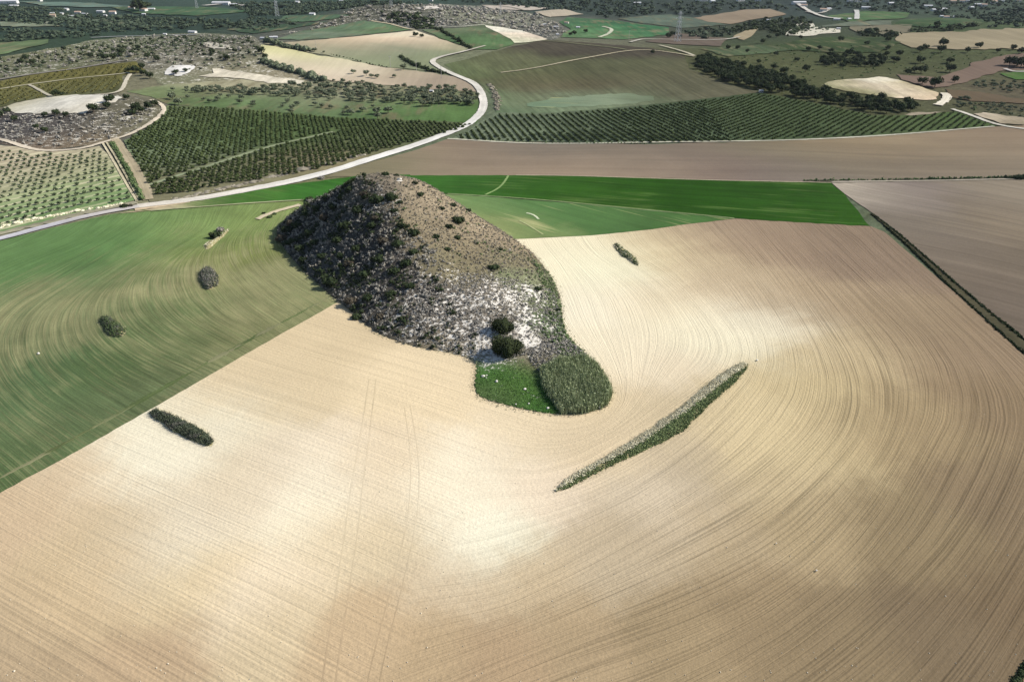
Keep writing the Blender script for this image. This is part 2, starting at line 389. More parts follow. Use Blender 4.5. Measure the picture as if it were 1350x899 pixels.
FG = [(20, 680, (205, 180, 150)), (100, 640, (222, 200, 170)), (230, 600, (240, 228, 200)), (260, 560, (226, 208, 178)), (350, 500, (218, 198, 166)), (430, 430, (215, 195, 163)), (560, 500, (225, 205, 173)),  # soil colours, with vignette-like darkening painted in towards the right
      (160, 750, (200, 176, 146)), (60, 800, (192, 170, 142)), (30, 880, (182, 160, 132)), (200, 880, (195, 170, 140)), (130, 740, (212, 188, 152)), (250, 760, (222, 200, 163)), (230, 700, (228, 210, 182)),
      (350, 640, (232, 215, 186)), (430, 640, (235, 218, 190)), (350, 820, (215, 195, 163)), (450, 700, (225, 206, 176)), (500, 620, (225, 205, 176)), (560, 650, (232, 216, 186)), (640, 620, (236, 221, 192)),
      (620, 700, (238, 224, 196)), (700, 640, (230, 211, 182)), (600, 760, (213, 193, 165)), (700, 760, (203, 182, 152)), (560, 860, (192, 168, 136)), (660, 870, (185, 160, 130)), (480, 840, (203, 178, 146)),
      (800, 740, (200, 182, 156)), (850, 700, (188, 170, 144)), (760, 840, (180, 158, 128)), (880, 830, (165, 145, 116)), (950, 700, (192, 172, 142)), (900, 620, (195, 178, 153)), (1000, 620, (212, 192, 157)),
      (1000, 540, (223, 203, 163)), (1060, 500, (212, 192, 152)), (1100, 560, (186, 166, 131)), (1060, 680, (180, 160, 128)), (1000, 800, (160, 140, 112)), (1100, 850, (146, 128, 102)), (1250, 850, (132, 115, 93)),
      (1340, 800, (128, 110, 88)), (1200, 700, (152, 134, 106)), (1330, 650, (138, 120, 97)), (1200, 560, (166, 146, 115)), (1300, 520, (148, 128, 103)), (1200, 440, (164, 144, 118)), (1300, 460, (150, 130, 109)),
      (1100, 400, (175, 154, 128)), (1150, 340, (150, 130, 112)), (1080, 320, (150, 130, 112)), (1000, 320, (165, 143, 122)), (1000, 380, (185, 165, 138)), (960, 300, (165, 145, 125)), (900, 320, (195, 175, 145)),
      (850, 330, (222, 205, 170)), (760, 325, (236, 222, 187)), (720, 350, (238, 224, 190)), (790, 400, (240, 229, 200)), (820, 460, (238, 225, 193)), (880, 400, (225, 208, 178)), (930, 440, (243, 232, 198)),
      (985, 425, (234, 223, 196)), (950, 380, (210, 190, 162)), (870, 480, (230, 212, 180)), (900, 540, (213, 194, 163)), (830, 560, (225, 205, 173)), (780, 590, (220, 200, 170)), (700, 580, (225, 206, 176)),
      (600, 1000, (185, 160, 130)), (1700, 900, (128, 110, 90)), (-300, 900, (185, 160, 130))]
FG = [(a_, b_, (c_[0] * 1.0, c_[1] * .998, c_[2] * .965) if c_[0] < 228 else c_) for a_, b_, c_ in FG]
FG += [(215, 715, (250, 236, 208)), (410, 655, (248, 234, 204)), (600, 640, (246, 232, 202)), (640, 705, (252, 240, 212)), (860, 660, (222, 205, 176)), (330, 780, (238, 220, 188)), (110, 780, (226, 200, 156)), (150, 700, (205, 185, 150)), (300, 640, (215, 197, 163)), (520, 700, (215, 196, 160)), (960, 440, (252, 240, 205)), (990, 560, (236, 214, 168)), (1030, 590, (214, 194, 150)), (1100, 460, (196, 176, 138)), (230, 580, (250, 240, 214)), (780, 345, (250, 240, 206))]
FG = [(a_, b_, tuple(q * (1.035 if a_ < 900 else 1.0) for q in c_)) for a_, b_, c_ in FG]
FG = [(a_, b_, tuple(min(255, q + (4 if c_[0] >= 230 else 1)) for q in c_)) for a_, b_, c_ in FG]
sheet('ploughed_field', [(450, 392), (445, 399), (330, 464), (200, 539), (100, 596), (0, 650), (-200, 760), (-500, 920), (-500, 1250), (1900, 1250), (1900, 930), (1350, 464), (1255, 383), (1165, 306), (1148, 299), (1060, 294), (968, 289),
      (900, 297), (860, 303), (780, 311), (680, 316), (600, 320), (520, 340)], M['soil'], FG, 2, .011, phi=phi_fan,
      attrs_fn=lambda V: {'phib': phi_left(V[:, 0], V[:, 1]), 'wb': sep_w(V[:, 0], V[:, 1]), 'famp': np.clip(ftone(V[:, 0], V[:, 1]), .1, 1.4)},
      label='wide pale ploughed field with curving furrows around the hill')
# tractor ruts in the ploughed soil
M['rut'] = field_mat('rut', (.5, 8, .10), (3, 30, .05), (2, .12), (.05, .06), bump=.1)
def shade_cols(c, k): return [(a, b, tuple(int(q * k) for q in d)) for a, b, d in c]
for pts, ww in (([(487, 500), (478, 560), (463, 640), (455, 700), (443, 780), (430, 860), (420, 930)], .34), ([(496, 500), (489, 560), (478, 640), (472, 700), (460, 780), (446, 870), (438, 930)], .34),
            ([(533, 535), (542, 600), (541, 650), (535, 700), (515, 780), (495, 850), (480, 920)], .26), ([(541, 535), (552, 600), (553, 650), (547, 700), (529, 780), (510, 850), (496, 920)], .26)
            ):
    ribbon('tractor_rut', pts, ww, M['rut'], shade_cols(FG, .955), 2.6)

# ------------------------------------------------------------------ left striped field
HAIR = [[(356, 290), (340, 315), (350, 347), (385, 375), (417, 393)], [(330, 293), (310, 315), (312, 345), (350, 385), (395, 415)],
        [(300, 300), (262, 328), (245, 360), (265, 405), (340, 450)], [(265, 306), (205, 340), (168, 370), (155, 405), (185, 445), (285, 492)],
        [(230, 312), (145, 362), (92, 400), (80, 440), (112, 485), (220, 545)], [(180, 312), (83, 372), (15, 412), (-5, 460), (25, 515), (120, 580)],
        [(100, 322), (0, 362), (-90, 410), (-110, 470), (-60, 560), (20, 630)], [(20, 325), (-120, 380), (-220, 450), (-220, 560), (-100, 680)]]
phi_hair = phi_from_lines(HAIR)
dryT = TPS(W([(30, 340), (150, 320), (250, 300), (330, 330), (100, 410), (40, 400), (200, 345), (360, 400), (250, 430), (60, 520), (200, 520), (120, 480), (350, 350), (20, 600), (400, 400), (300, 450), (250, 340)]),
           np.array([-.15, -.1, .15, .75, .95, .9, .65, .85, .55, .4, .42, .3, .85, .35, .8, .6, .7]), reg=.01)
LF = [(0, 345, (98, 128, 86)), (80, 345, (84, 118, 74)), (150, 320, (92, 124, 82)), (250, 295, (110, 134, 88)), (330, 300, (118, 136, 88)), (50, 380, (96, 118, 76)), (100, 410, (116, 124, 84)), (180, 380, (96, 114, 70)),
      (300, 340, (112, 122, 76)), (380, 370, (122, 128, 86)), (400, 395, (118, 128, 84)), (200, 450, (94, 108, 68)), (150, 470, (78, 100, 60)), (30, 490, (82, 104, 66)), (60, 560, (88, 106, 68)), (250, 510, (98, 108, 72)),
      (330, 440, (104, 112, 72)), (20, 620, (80, 100, 60)), (120, 560, (92, 108, 70)), (-200, 500, (90, 110, 72))]
LF = [(a_, b_, (c_[0] * 1.12, c_[1] * 1.09, c_[2] * (1.14 if b_ > 350 else 1.0))) for a_, b_, c_ in LF]
sheet('striped_crop_field', [(445, 399), (330, 464), (200, 539), (100, 596), (0, 650), (-200, 760), (-500, 920), (-560, 600), (-400, 420), (-160, 354), (0, 318), (63, 302), (126, 287), (178, 277), (240, 275), (300, 271), (340, 268), (400, 265), (470, 262), (520, 300), (480, 360)],
      M['crop'], LF, 1, .014, phi=phi_hair, attrs_fn=lambda V: {'dry': np.clip(dryT(V[:, 0], V[:, 1]), -.2, 1.1)}, label='green field of young crop with pale curved stripes')
# its greener border along the ploughed field
MG = resample(smooth(W([(-60, 660), (0, 632), (100, 577), (200, 520), (330, 448), (438, 390)]), 1), 1.0); MN = len(MG)
def ribbon_w(name, P, wd, mat, cols, layer):
    n = len(P); d = np.gradient(P, axis=0); nn = np.stack([-d[:, 1], d[:, 0]], 1) / (np.hypot(d[:, 0], d[:, 1])[:, None] + 1e-6)
    ks = (.5, .2, -.2, -.5); V = np.vstack([P + nn * (wd * k_ * (1 + rng.normal(0, .25, n) * (abs(k_) > .3)))[:, None] for k_ in ks]); z = g(V[:, 0], V[:, 1]) + lift(V, layer)
    F = np.vstack([np.stack([np.arange(n - 1) + r_ * n + n, np.arange(n - 1) + r_ * n + n + 1, np.arange(n - 1) + r_ * n + 1, np.arange(n - 1) + r_ * n], 1) for r_ in range(3)])
    o_ = link(name, mk_mesh(name, np.c_[V, z], F, [mat], attrs={'Col': colmap(cols, V), 'phi': np.concatenate([wd * k_ for k_ in ks]), 'dry': np.full(len(V), .3)}, sm=True)); return tag(o_, kind='structure')
for q_ in range(22):
    n_ = random.randint(8, 34); a_ = random.randint(0, max(1, MN - n_ - 1)); tt = np.linspace(0, 1, n_)
    ribbon_w('grass_strip', MG[a_:a_ + n_] + np.array([.5, .85]) * random.uniform(-2.8, 5.0), np.sin(tt * math.pi) ** .6 * random.uniform(.4, 2.2) + .05, M['crop'], [(200, 530, random.choice([(100, 114, 72), (124, 130, 92), (92, 106, 66), (140, 140, 104)]))], 1.5 + q_ * .02)

# ------------------------------------------------------------------ fields in the middle distance
GR = (58, 104, 40)
sheet('wheat_field', [(150, 283), (206, 275), (260, 264), (340, 250), (400, 242), (470, 233), (540, 231), (560, 262), (480, 263), (400, 265), (340, 267), (260, 273), (206, 278)], M['wheat'],
      [(300, 264, (80, 122, 54)), (420, 248, (62, 110, 44)), (210, 276, (170, 160, 125)), (185, 278, (205, 185, 152))], 3, phi=1.2, label='narrow bright green wheat field left of the hill')
sheet('wheat_field', [(500, 232), (545, 232), (680, 232), (780, 233), (880, 236), (1010, 240), (1095, 242), (1112, 256), (1147, 299), (1060, 294), (970, 289), (850, 277), (780, 270), (680, 262), (640, 259), (590, 256), (500, 256)],
      M['wheat'], [(600, 240, (62, 106, 42)), (750, 245, (54, 93, 30)), (900, 255, (44, 82, 22)), (1000, 260, (40, 78, 20)), (1120, 285, (52, 90, 26)), (1000, 245, (50, 88, 26))], 3, phi=1.35, ragged=.5, label='long deep green wheat field beyond the hill')
sheet('wheat_field', [(540, 256), (590, 257), (640, 260), (680, 263), (780, 271), (850, 278), (968, 289), (900, 297), (860, 303), (780, 311), (680, 316), (600, 320), (560, 300)],
      M['wheat_thin'], [(640, 270, (98, 134, 80)), (700, 285, (92, 127, 74)), (800, 290, (86, 120, 68)), (900, 292, (80, 115, 62)), (660, 300, (150, 160, 105)), (690, 312, (128, 146, 92)), (620, 275, (140, 156, 100))], 3, phi=.9,
      label='paler thin green wheat field tapering to a point')
FB = [(500, 215, (135, 128, 100)), (600, 195, (146, 128, 108)), (600, 215, (154, 138, 116)), (700, 198, (134, 124, 110)), (700, 220, (158, 139, 117)), (850, 200, (120, 110, 96)), (850, 222, (156, 138, 117)), (950, 215, (138, 120, 108)), (1000, 200, (120, 112, 92)),
      (1050, 232, (134, 122, 110)), (1100, 200, (150, 132, 104)), (1100, 215, (120, 112, 96)), (1200, 190, (156, 138, 110)), (1200, 220, (128, 116, 100)), (1300, 180, (146, 128, 106)), (1300, 210, (142, 128, 108)), (1340, 230, (134, 122, 104))]
sheet('ploughed_field', [(430, 234), (445, 226), (480, 217), (540, 201), (592, 184), (640, 187), (850, 191), (1010, 187), (1150, 180), (1310, 168), (1350, 166), (1700, 150), (1900, 215), (1350, 234), (1100, 240), (1010, 240), (880, 236), (780, 233), (680, 232), (540, 233)],
      M['far_soil'], FB, 2, phi=1.5, label='long band of brown soil beyond the wheat')
sheet('ploughed_field', [(1097, 242), (1350, 237), (1900, 225), (1900, 900), (1350, 455), (1255, 372), (1155, 285), (1112, 256)], M['right_soil'],
      [(1120, 250, (190, 178, 158)), (1160, 260, (150, 138, 124)), (1200, 255, (138, 126, 116)), (1200, 300, (134, 123, 108)), (1250, 320, (126, 114, 99)), (1300, 280, (130, 118, 101)), (1340, 255, (142, 130, 112)), (1330, 340, (120, 108, 92)), (1300, 360, (128, 115, 99)), (1230, 330, (136, 123, 107)), (1340, 400, (118, 106, 92)), (1330, 300, (140, 126, 106))],
      2, phi=lambda x, y: x * .68 - y * (-.73), label='grey brown bare field right of the ditch')
sheet('orchard_floor', [(596, 184), (612, 176), (640, 158), (655, 149), (720, 150), (840, 141), (960, 128), (1000, 123), (1040, 130), (1100, 142), (1150, 153), (1200, 153), (1260, 148), (1312, 167), (1150, 179), (1010, 186), (850, 190), (640, 186)],
      M['orchard_ground'], [(640, 175, (124, 134, 108)), (700, 165, (108, 120, 94)), (800, 170, (98, 110, 84)), (900, 160, (82, 96, 70)), (1050, 160, (74, 88, 58)), (1200, 165, (86, 100, 64)), (1290, 165, (74, 94, 50))], 2)
sheet('vine_slope', [(640, 115), (600, 97), (585, 86), (650, 68), (720, 53), (790, 58), (860, 64), (905, 74), (908, 90), (950, 108), (1000, 122), (960, 128), (840, 140), (720, 150), (655, 150), (652, 130)],
      M['slope'], [(610, 92, (104, 116, 78)), (650, 85, (108, 110, 80)), (660, 130, (110, 128, 92)), (680, 145, (112, 132, 98)), (700, 100, (98, 100, 70)), (760, 60, (84, 78, 64)), (800, 65, (80, 74, 62)), (800, 90, (92, 94, 68)), (850, 100, (98, 96, 72)),
      (800, 118, (96, 90, 68)), (720, 112, (104, 98, 74)), (900, 115, (96, 96, 74)), (950, 118, (106, 102, 80)), (740, 138, (124, 138, 108)), (800, 132, (122, 134, 104)), (700, 132, (110, 108, 84)), (860, 134, (104, 112, 86))], 1, phi=.2)
sheet('field_patch', [(700, 136), (730, 130), (770, 127), (815, 123), (850, 126), (870, 132), (840, 137), (780, 141), (730, 143), (700, 142)], M['wheat_thin'], [(720, 138, (120, 142, 112)), (790, 132, (142, 154, 126)), (850, 131, (110, 122, 94))], 2, phi=1.45, ragged=2.5, smoothit=1)
sheet('orchard_floor', [(222, 140), (280, 142), (340, 146), (450, 156), (560, 160), (625, 163), (600, 174), (580, 180), (530, 196), (480, 212), (441, 225), (390, 238), (300, 250), (252, 262), (198, 267), (178, 215), (162, 186), (195, 168), (210, 158)],
      M['orchard_ground'], [(230, 150, (108, 118, 84)), (220, 200, (120, 132, 100)), (210, 250, (128, 124, 96)), (300, 170, (92, 112, 68)), (300, 235, (112, 120, 90)), (400, 170, (92, 112, 68)), (420, 220, (148, 138, 106)), (300, 250, (148, 138, 108)), (500, 175, (92, 104, 68)), (560, 180, (108, 112, 84))], 2, phi=1.4)
HY = [(30, 205, (176, 164, 138)), (100, 205, (172, 162, 134)), (10, 240, (172, 166, 136)), (80, 230, (166, 164, 128)), (140, 215, (158, 160, 122)), (50, 260, (160, 170, 124)), (120, 245, (136, 152, 106)), (20, 290, (116, 138, 92)), (90, 275, (116, 140, 92)), (160, 260, (116, 142, 92)), (-60, 260, (160, 160, 126))]
rowH = W([(20, 265), (150, 236)]); eH = (rowH[1] - rowH[0]); eH /= np.hypot(*eH)
def wp(px): return resample(W(resample(px, 6, True)), 3, True)
Hp = wp([(-60, 192), (0, 197), (24, 201), (60, 205), (100, 203), (130, 197), (146, 214), (162, 242), (172, 262), (100, 279), (0, 301), (-60, 314)])
PHB = (Hp @ np.array([-eH[1], eH[0]])).min()
HY = [(a_, b_, tuple(q * 1.08 for q in c_)) for a_, b_, c_ in HY]
sheet('orchard_floor', [(-200, 180), (0, 191), (22, 196), (60, 201), (100, 199), (132, 193), (150, 212), (168, 242), (180, 264), (100, 284), (0, 308), (-200, 355)], M['young'], HY, 2, phi=lambda x, y: -eH[1] * x + eH[0] * y - PHB)
sheet('olive_meadow', [(165, 121), (220, 112), (340, 104), (420, 106), (480, 112), (560, 116), (606, 118), (634, 122), (640, 140), (626, 163), (560, 160), (450, 156), (340, 146), (280, 142), (222, 139), (200, 128)],
      M['meadow'], [(230, 130, (116, 128, 88)), (300, 136, (98, 124, 78)), (400, 146, (102, 122, 82)), (560, 150, (90, 118, 68)), (620, 140, (92, 118, 68)), (350, 115, (168, 162, 132)), (450, 120, (160, 156, 128)), (560, 124, (140, 142, 110)), (400, 130, (118, 128, 94)), (520, 145, (100, 124, 78))], 1)
sheet('stubble_field', [(345, 60), (375, 64), (400, 69), (450, 79), (510, 90), (560, 96), (600, 102), (628, 112), (634, 122), (560, 118), (500, 112), (440, 108), (400, 100), (355, 88)], M['cream'],
      [(380, 72, (222, 216, 160)), (430, 85, (214, 206, 168)), (360, 85, (236, 222, 192)), (450, 95, (232, 216, 188)), (520, 95, (186, 172, 144)), (560, 105, (176, 160, 138)), (610, 112, (170, 154, 132)), (480, 108, (214, 196, 168)), (400, 96, (226, 206, 178))], 2)
sheet('stubble_field', [(345, 58), (400, 55), (460, 50), (520, 44), (548, 41), (580, 52), (623, 66), (592, 73), (574, 79), (572, 88), (584, 95), (512, 90), (455, 79), (400, 68)], M['cream'],
      [(360, 58, (150, 146, 122)), (440, 56, (212, 190, 158)), (540, 46, (236, 222, 190)), (500, 55, (226, 200, 170)), (580, 58, (214, 192, 162)), (480, 62, (150, 150, 124)), (540, 66, (130, 138, 114)), (600, 67, (138, 148, 112)), (450, 68, (150, 152, 122)), (520, 78, (146, 152, 118)), (560, 84, (140, 146, 112))], 2)
sheet('green_field', [(365, 52), (400, 42), (440, 35), (482, 28), (510, 32), (545, 40), (500, 45), (440, 51), (390, 54)], M['meadow'], [(400, 48, (106, 124, 98)), (480, 36, (104, 126, 96)), (520, 40, (100, 128, 84)), (430, 46, (120, 130, 108))], 2)
sheet('green_field', [(556, 40), (600, 38), (648, 34), (664, 46), (680, 58), (655, 66), (624, 66), (590, 54)], M['meadow'], [(580, 44, (104, 116, 86)), (630, 50, (92, 118, 78)), (610, 58, (88, 116, 74)), (660, 60, (96, 122, 80))], 2, ragged=2)
sheet('chalk_patch', [(642, 35), (666, 38), (690, 42), (705, 47), (722, 53), (700, 57), (680, 58), (668, 50), (655, 44)], M['bare'], [(660, 42, (236, 230, 208)), (700, 50, (228, 208, 186)), (690, 54, (214, 214, 180))], 3, ragged=3)
sheet('green_field', [(750, 24), (798, 27), (840, 32), (881, 37), (882, 47), (850, 50), (821, 53), (775, 51), (738, 50), (752, 40), (738, 30)], M['meadow'], [(760, 28, (78, 108, 76)), (820, 38, (62, 112, 74)), (790, 44, (94, 130, 84)), (760, 46, (104, 132, 92)), (860, 44, (66, 110, 74))], 2)
sheet('green_field', [(815, 26), (850, 22), (885, 20), (920, 26), (960, 34), (900, 38), (850, 32)], M['meadow'], [(850, 27, (98, 112, 96)), (920, 32, (96, 108, 92))], 2)
for nm, pl, cc in (('stubble_field', [(915, 25), (950, 19), (985, 14), (1015, 13), (1035, 20), (1000, 26), (962, 33), (935, 30)], (150, 134, 112)),
               ('stubble_field', [(703, 17), (745, 13), (770, 20), (725, 24)], (188, 176, 154)), ('stubble_field', [(636, 8), (680, 8), (722, 12), (700, 15), (650, 14)], (196, 184, 168)),
               ('stubble_field', [(965, 50), (985, 40), (998, 39), (993, 47), (980, 54)], (166, 152, 122)), ('stubble_field', [(548, 12), (575, 8), (578, 12), (560, 15)], (214, 206, 194)),
               ('stubble_field', [(1176, 53), (1182, 45), (1260, 43), (1300, 40), (1400, 38), (1500, 60), (1350, 66), (1260, 66), (1200, 64)], (158, 146, 118)),
               ('stubble_field', [(1120, 36), (1200, 34), (1200, 42), (1180, 47), (1130, 44)], (128, 122, 100)),
               ('green_field', [(-100, 60), (0, 58), (66, 53), (66, 58), (30, 66), (0, 74), (-100, 78)], (108, 126, 88)), ('green_field', [(150, 11), (262, 10), (340, 16), (262, 22), (180, 18)], (76, 104, 74)),
               ('green_field', [(380, 22), (470, 20), (440, 26), (400, 30), (360, 30)], (92, 116, 88)), ('green_field', [(60, 26), (150, 32), (230, 38), (228, 36), (150, 28), (90, 22)], (104, 120, 98)),
               ('green_field', [(0, 30), (50, 32), (86, 36), (0, 36)], (136, 146, 122)), ('green_field', [(20, 3), (120, 5), (180, 10), (120, 11), (60, 9)], (112, 134, 120)),
               ('green_field', [(1180, 34), (1190, 28), (1240, 24), (1300, 28), (1290, 35), (1230, 38)], (66, 90, 56)), ('green_field', [(1090, 22), (1140, 16), (1210, 18), (1180, 26), (1120, 30)], (84, 112, 72)),
               ('green_field', [(1120, 30), (1180, 28), (1178, 34), (1100, 36), (1070, 38)], (110, 118, 100)), ('green_field', [(1030, 58), (1080, 50), (1160, 50), (1190, 58), (1160, 70), (1090, 70), (1020, 66)], (64, 80, 48)),
               ('green_field', [(930, 66), (1000, 60), (1060, 66), (1000, 72), (960, 76)], (80, 94, 66)), ('green_field', [(300, 40), (350, 34), (430, 30), (380, 40), (330, 46)], (72, 92, 70)),
               ('green_field', [(1318, 98), (1345, 92), (1400, 92), (1400, 104), (1340, 106)], (84, 116, 58)), ('brown_field', [(1180, 99), (1205, 101), (1235, 103), (1265, 93), (1300, 80), (1340, 72), (1450, 66), (1450, 95), (1330, 94), (1300, 100), (1262, 112), (1230, 118), (1190, 106)], (124, 106, 92)),
               ('brown_field', [(1245, 118), (1290, 122), (1350, 132), (1450, 136), (1450, 146), (1350, 138), (1280, 134), (1240, 128)], (106, 92, 72)), ('brown_field', [(895, 45), (960, 52), (950, 62), (900, 60), (850, 56)], (110, 98, 86)),
               ('white_terraces', [(1036, 48), (1050, 32), (1068, 30), (1075, 36), (1104, 40), (1105, 44), (1060, 49)], (214, 208, 186))):
    sheet(nm, pl, M['far_soil'] if nm.startswith(('stubble', 'brown')) else M['scrubland'] if nm == 'white_terraces' else M['meadow'], [(pl[0][0], pl[0][1], cc)], 2.5, ragged=1.2)
sheet('chalk_patch', [(1082, 110), (1110, 106), (1150, 104), (1162, 102), (1190, 108), (1225, 119), (1238, 125), (1232, 134), (1200, 132), (1160, 128), (1120, 122), (1090, 116)], M['bare'],
      [(1100, 112, (150, 150, 110)), (1130, 114, (200, 186, 154)), (1160, 105, (232, 222, 196)), (1160, 116, (222, 206, 180)), (1200, 124, (232, 214, 184)), (1230, 128, (214, 190, 156)), (1120, 121, (150, 146, 108)), (1210, 118, (190, 176, 136))], 3, smoothit=1)
sheet('chalk_patch', [(1190, 152), (1210, 149), (1240, 149), (1225, 152), (1200, 154)], M['bare'], [(1210, 151, (170, 158, 136))], 3)
sheet('chalk_patch', [(1282, 151), (1295, 149), (1350, 157), (1420, 165), (1420, 172), (1350, 166), (1320, 164)], M['bare'], [(1300, 152, (206, 190, 166)), (1350, 162, (150, 138, 112))], 3)
# rocky knoll and scrub hills on the left
sheet('rocky_scrubland', [(-120, 150), (0, 146), (60, 128), (150, 122), (215, 139), (205, 158), (140, 189), (60, 199), (0, 190), (-120, 178)], M['scrubland'],
      [(20, 165, (84, 80, 78)), (60, 175, (88, 84, 80)), (120, 165, (104, 98, 88)), (180, 150, (110, 106, 88)), (60, 195, (132, 116, 98)), (120, 188, (130, 118, 96)), (190, 160, (128, 124, 98))], 1)
sheet('chalk_patch', [(5, 143), (20, 137), (60, 129), (100, 126), (140, 126), (160, 130), (150, 136), (125, 139), (112, 151), (80, 149), (45, 151), (20, 150)], M['bare'], [(50, 140, (232, 226, 208)), (100, 132, (236, 230, 214)), (20, 144, (198, 190, 160)), (110, 145, (214, 206, 186))], 2.5, ragged=1.5)
sheet('rocky_scrubland', [(-150, 82), (0, 76), (60, 66), (120, 54), (200, 46), (270, 44), (330, 48), (350, 58), (346, 64), (356, 88), (400, 99), (440, 107), (340, 105), (220, 113), (190, 100), (185, 80), (100, 89), (0, 106), (-150, 130)], M['scrubland'],
      [(60, 85, (108, 110, 84)), (120, 72, (124, 124, 92)), (200, 60, (114, 118, 88)), (250, 55, (106, 108, 88)), (250, 80, (126, 120, 106)), (300, 60, (118, 116, 98)), (320, 80, (128, 128, 100)), (230, 105, (126, 128, 100)), (330, 98, (160, 150, 124))], .6)
sheet('rocky_scrubland', [(340, 52), (400, 40), (440, 25), (470, 10), (520, 7), (580, 6), (640, 9), (700, 18), (735, 30), (750, 44), (722, 54), (705, 47), (640, 34), (556, 39), (545, 40), (482, 28)], M['scrubland'],
      [(400, 42, (92, 96, 80)), (480, 20, (104, 104, 84)), (520, 24, (84, 84, 80)), (560, 30, (96, 96, 90)), (620, 25, (122, 124, 100)), (680, 30, (120, 120, 104)), (720, 40, (104, 104, 94)), (600, 12, (108, 112, 96))], .6)
sheet('chalk_patch', [(216, 98), (219, 90), (232, 87), (252, 86), (256, 90), (248, 98), (236, 102)], M['bare'], [(235, 92, (240, 236, 226))], 3, ragged=1.5, smoothit=1)
sheet('chalk_patch', [(285, 92), (300, 93), (340, 99), (400, 108), (395, 112), (350, 110), (310, 104), (262, 102), (280, 98)], M['bare'], [(320, 100, (224, 214, 190))], 3, ragged=2)
sheet('chalk_patch', [(262, 60), (268, 57), (300, 60), (312, 68), (298, 66), (280, 64)], M['bare'], [(290, 62, (214, 206, 186))], 3, ragged=2)
sheet('vineyard_floor', [(-200, 128), (0, 108), (90, 91), (180, 82), (192, 94), (165, 100), (160, 122), (120, 125), (60, 129), (20, 136), (0, 142), (-200, 160)], M['slope'],
      [(30, 115, (120, 116, 70)), (100, 100, (116, 110, 62)), (150, 90, (112, 108, 60)), (120, 118, (92, 94, 62)), (30, 130, (104, 106, 70))], 1.5, phi=.3)

# ------------------------------------------------------------------ roads, tracks and paths
WH = (240, 236, 226)
ribbon('road', [(640, 62), (610, 70), (590, 74), (573, 79), (569, 84), (583, 93), (602, 101), (622, 109), (632, 118), (637, 130), (638, 142), (632, 153), (615, 167), (582, 180), (541, 195), (491, 210), (441, 226), (390, 239), (340, 249), (252, 265), (181, 273)],
       [4, 6, 6.5, 6.5, 7, 7.5, 8, 8, 7], M['track'], [(400, 237, WH), (570, 85, (232, 226, 212)), (250, 265, (226, 216, 198)), (640, 64, (200, 190, 168))], 5, edge=.05)
ribbon('road', [(183, 273), (126, 283), (63, 299), (0, 316), (-100, 340), (-300, 390)], 5.5, M['track'], [(150, 279, (205, 198, 190)), (60, 300, (206, 202, 204)), (0, 316, (222, 220, 222))], 5, edge=.03)
ribbon('road_verge', [(181, 268), (126, 278), (63, 293), (0, 309), (-100, 332), (-300, 380)], 6, M['bare'], [(60, 294, (170, 164, 138))], 3, edge=.3)
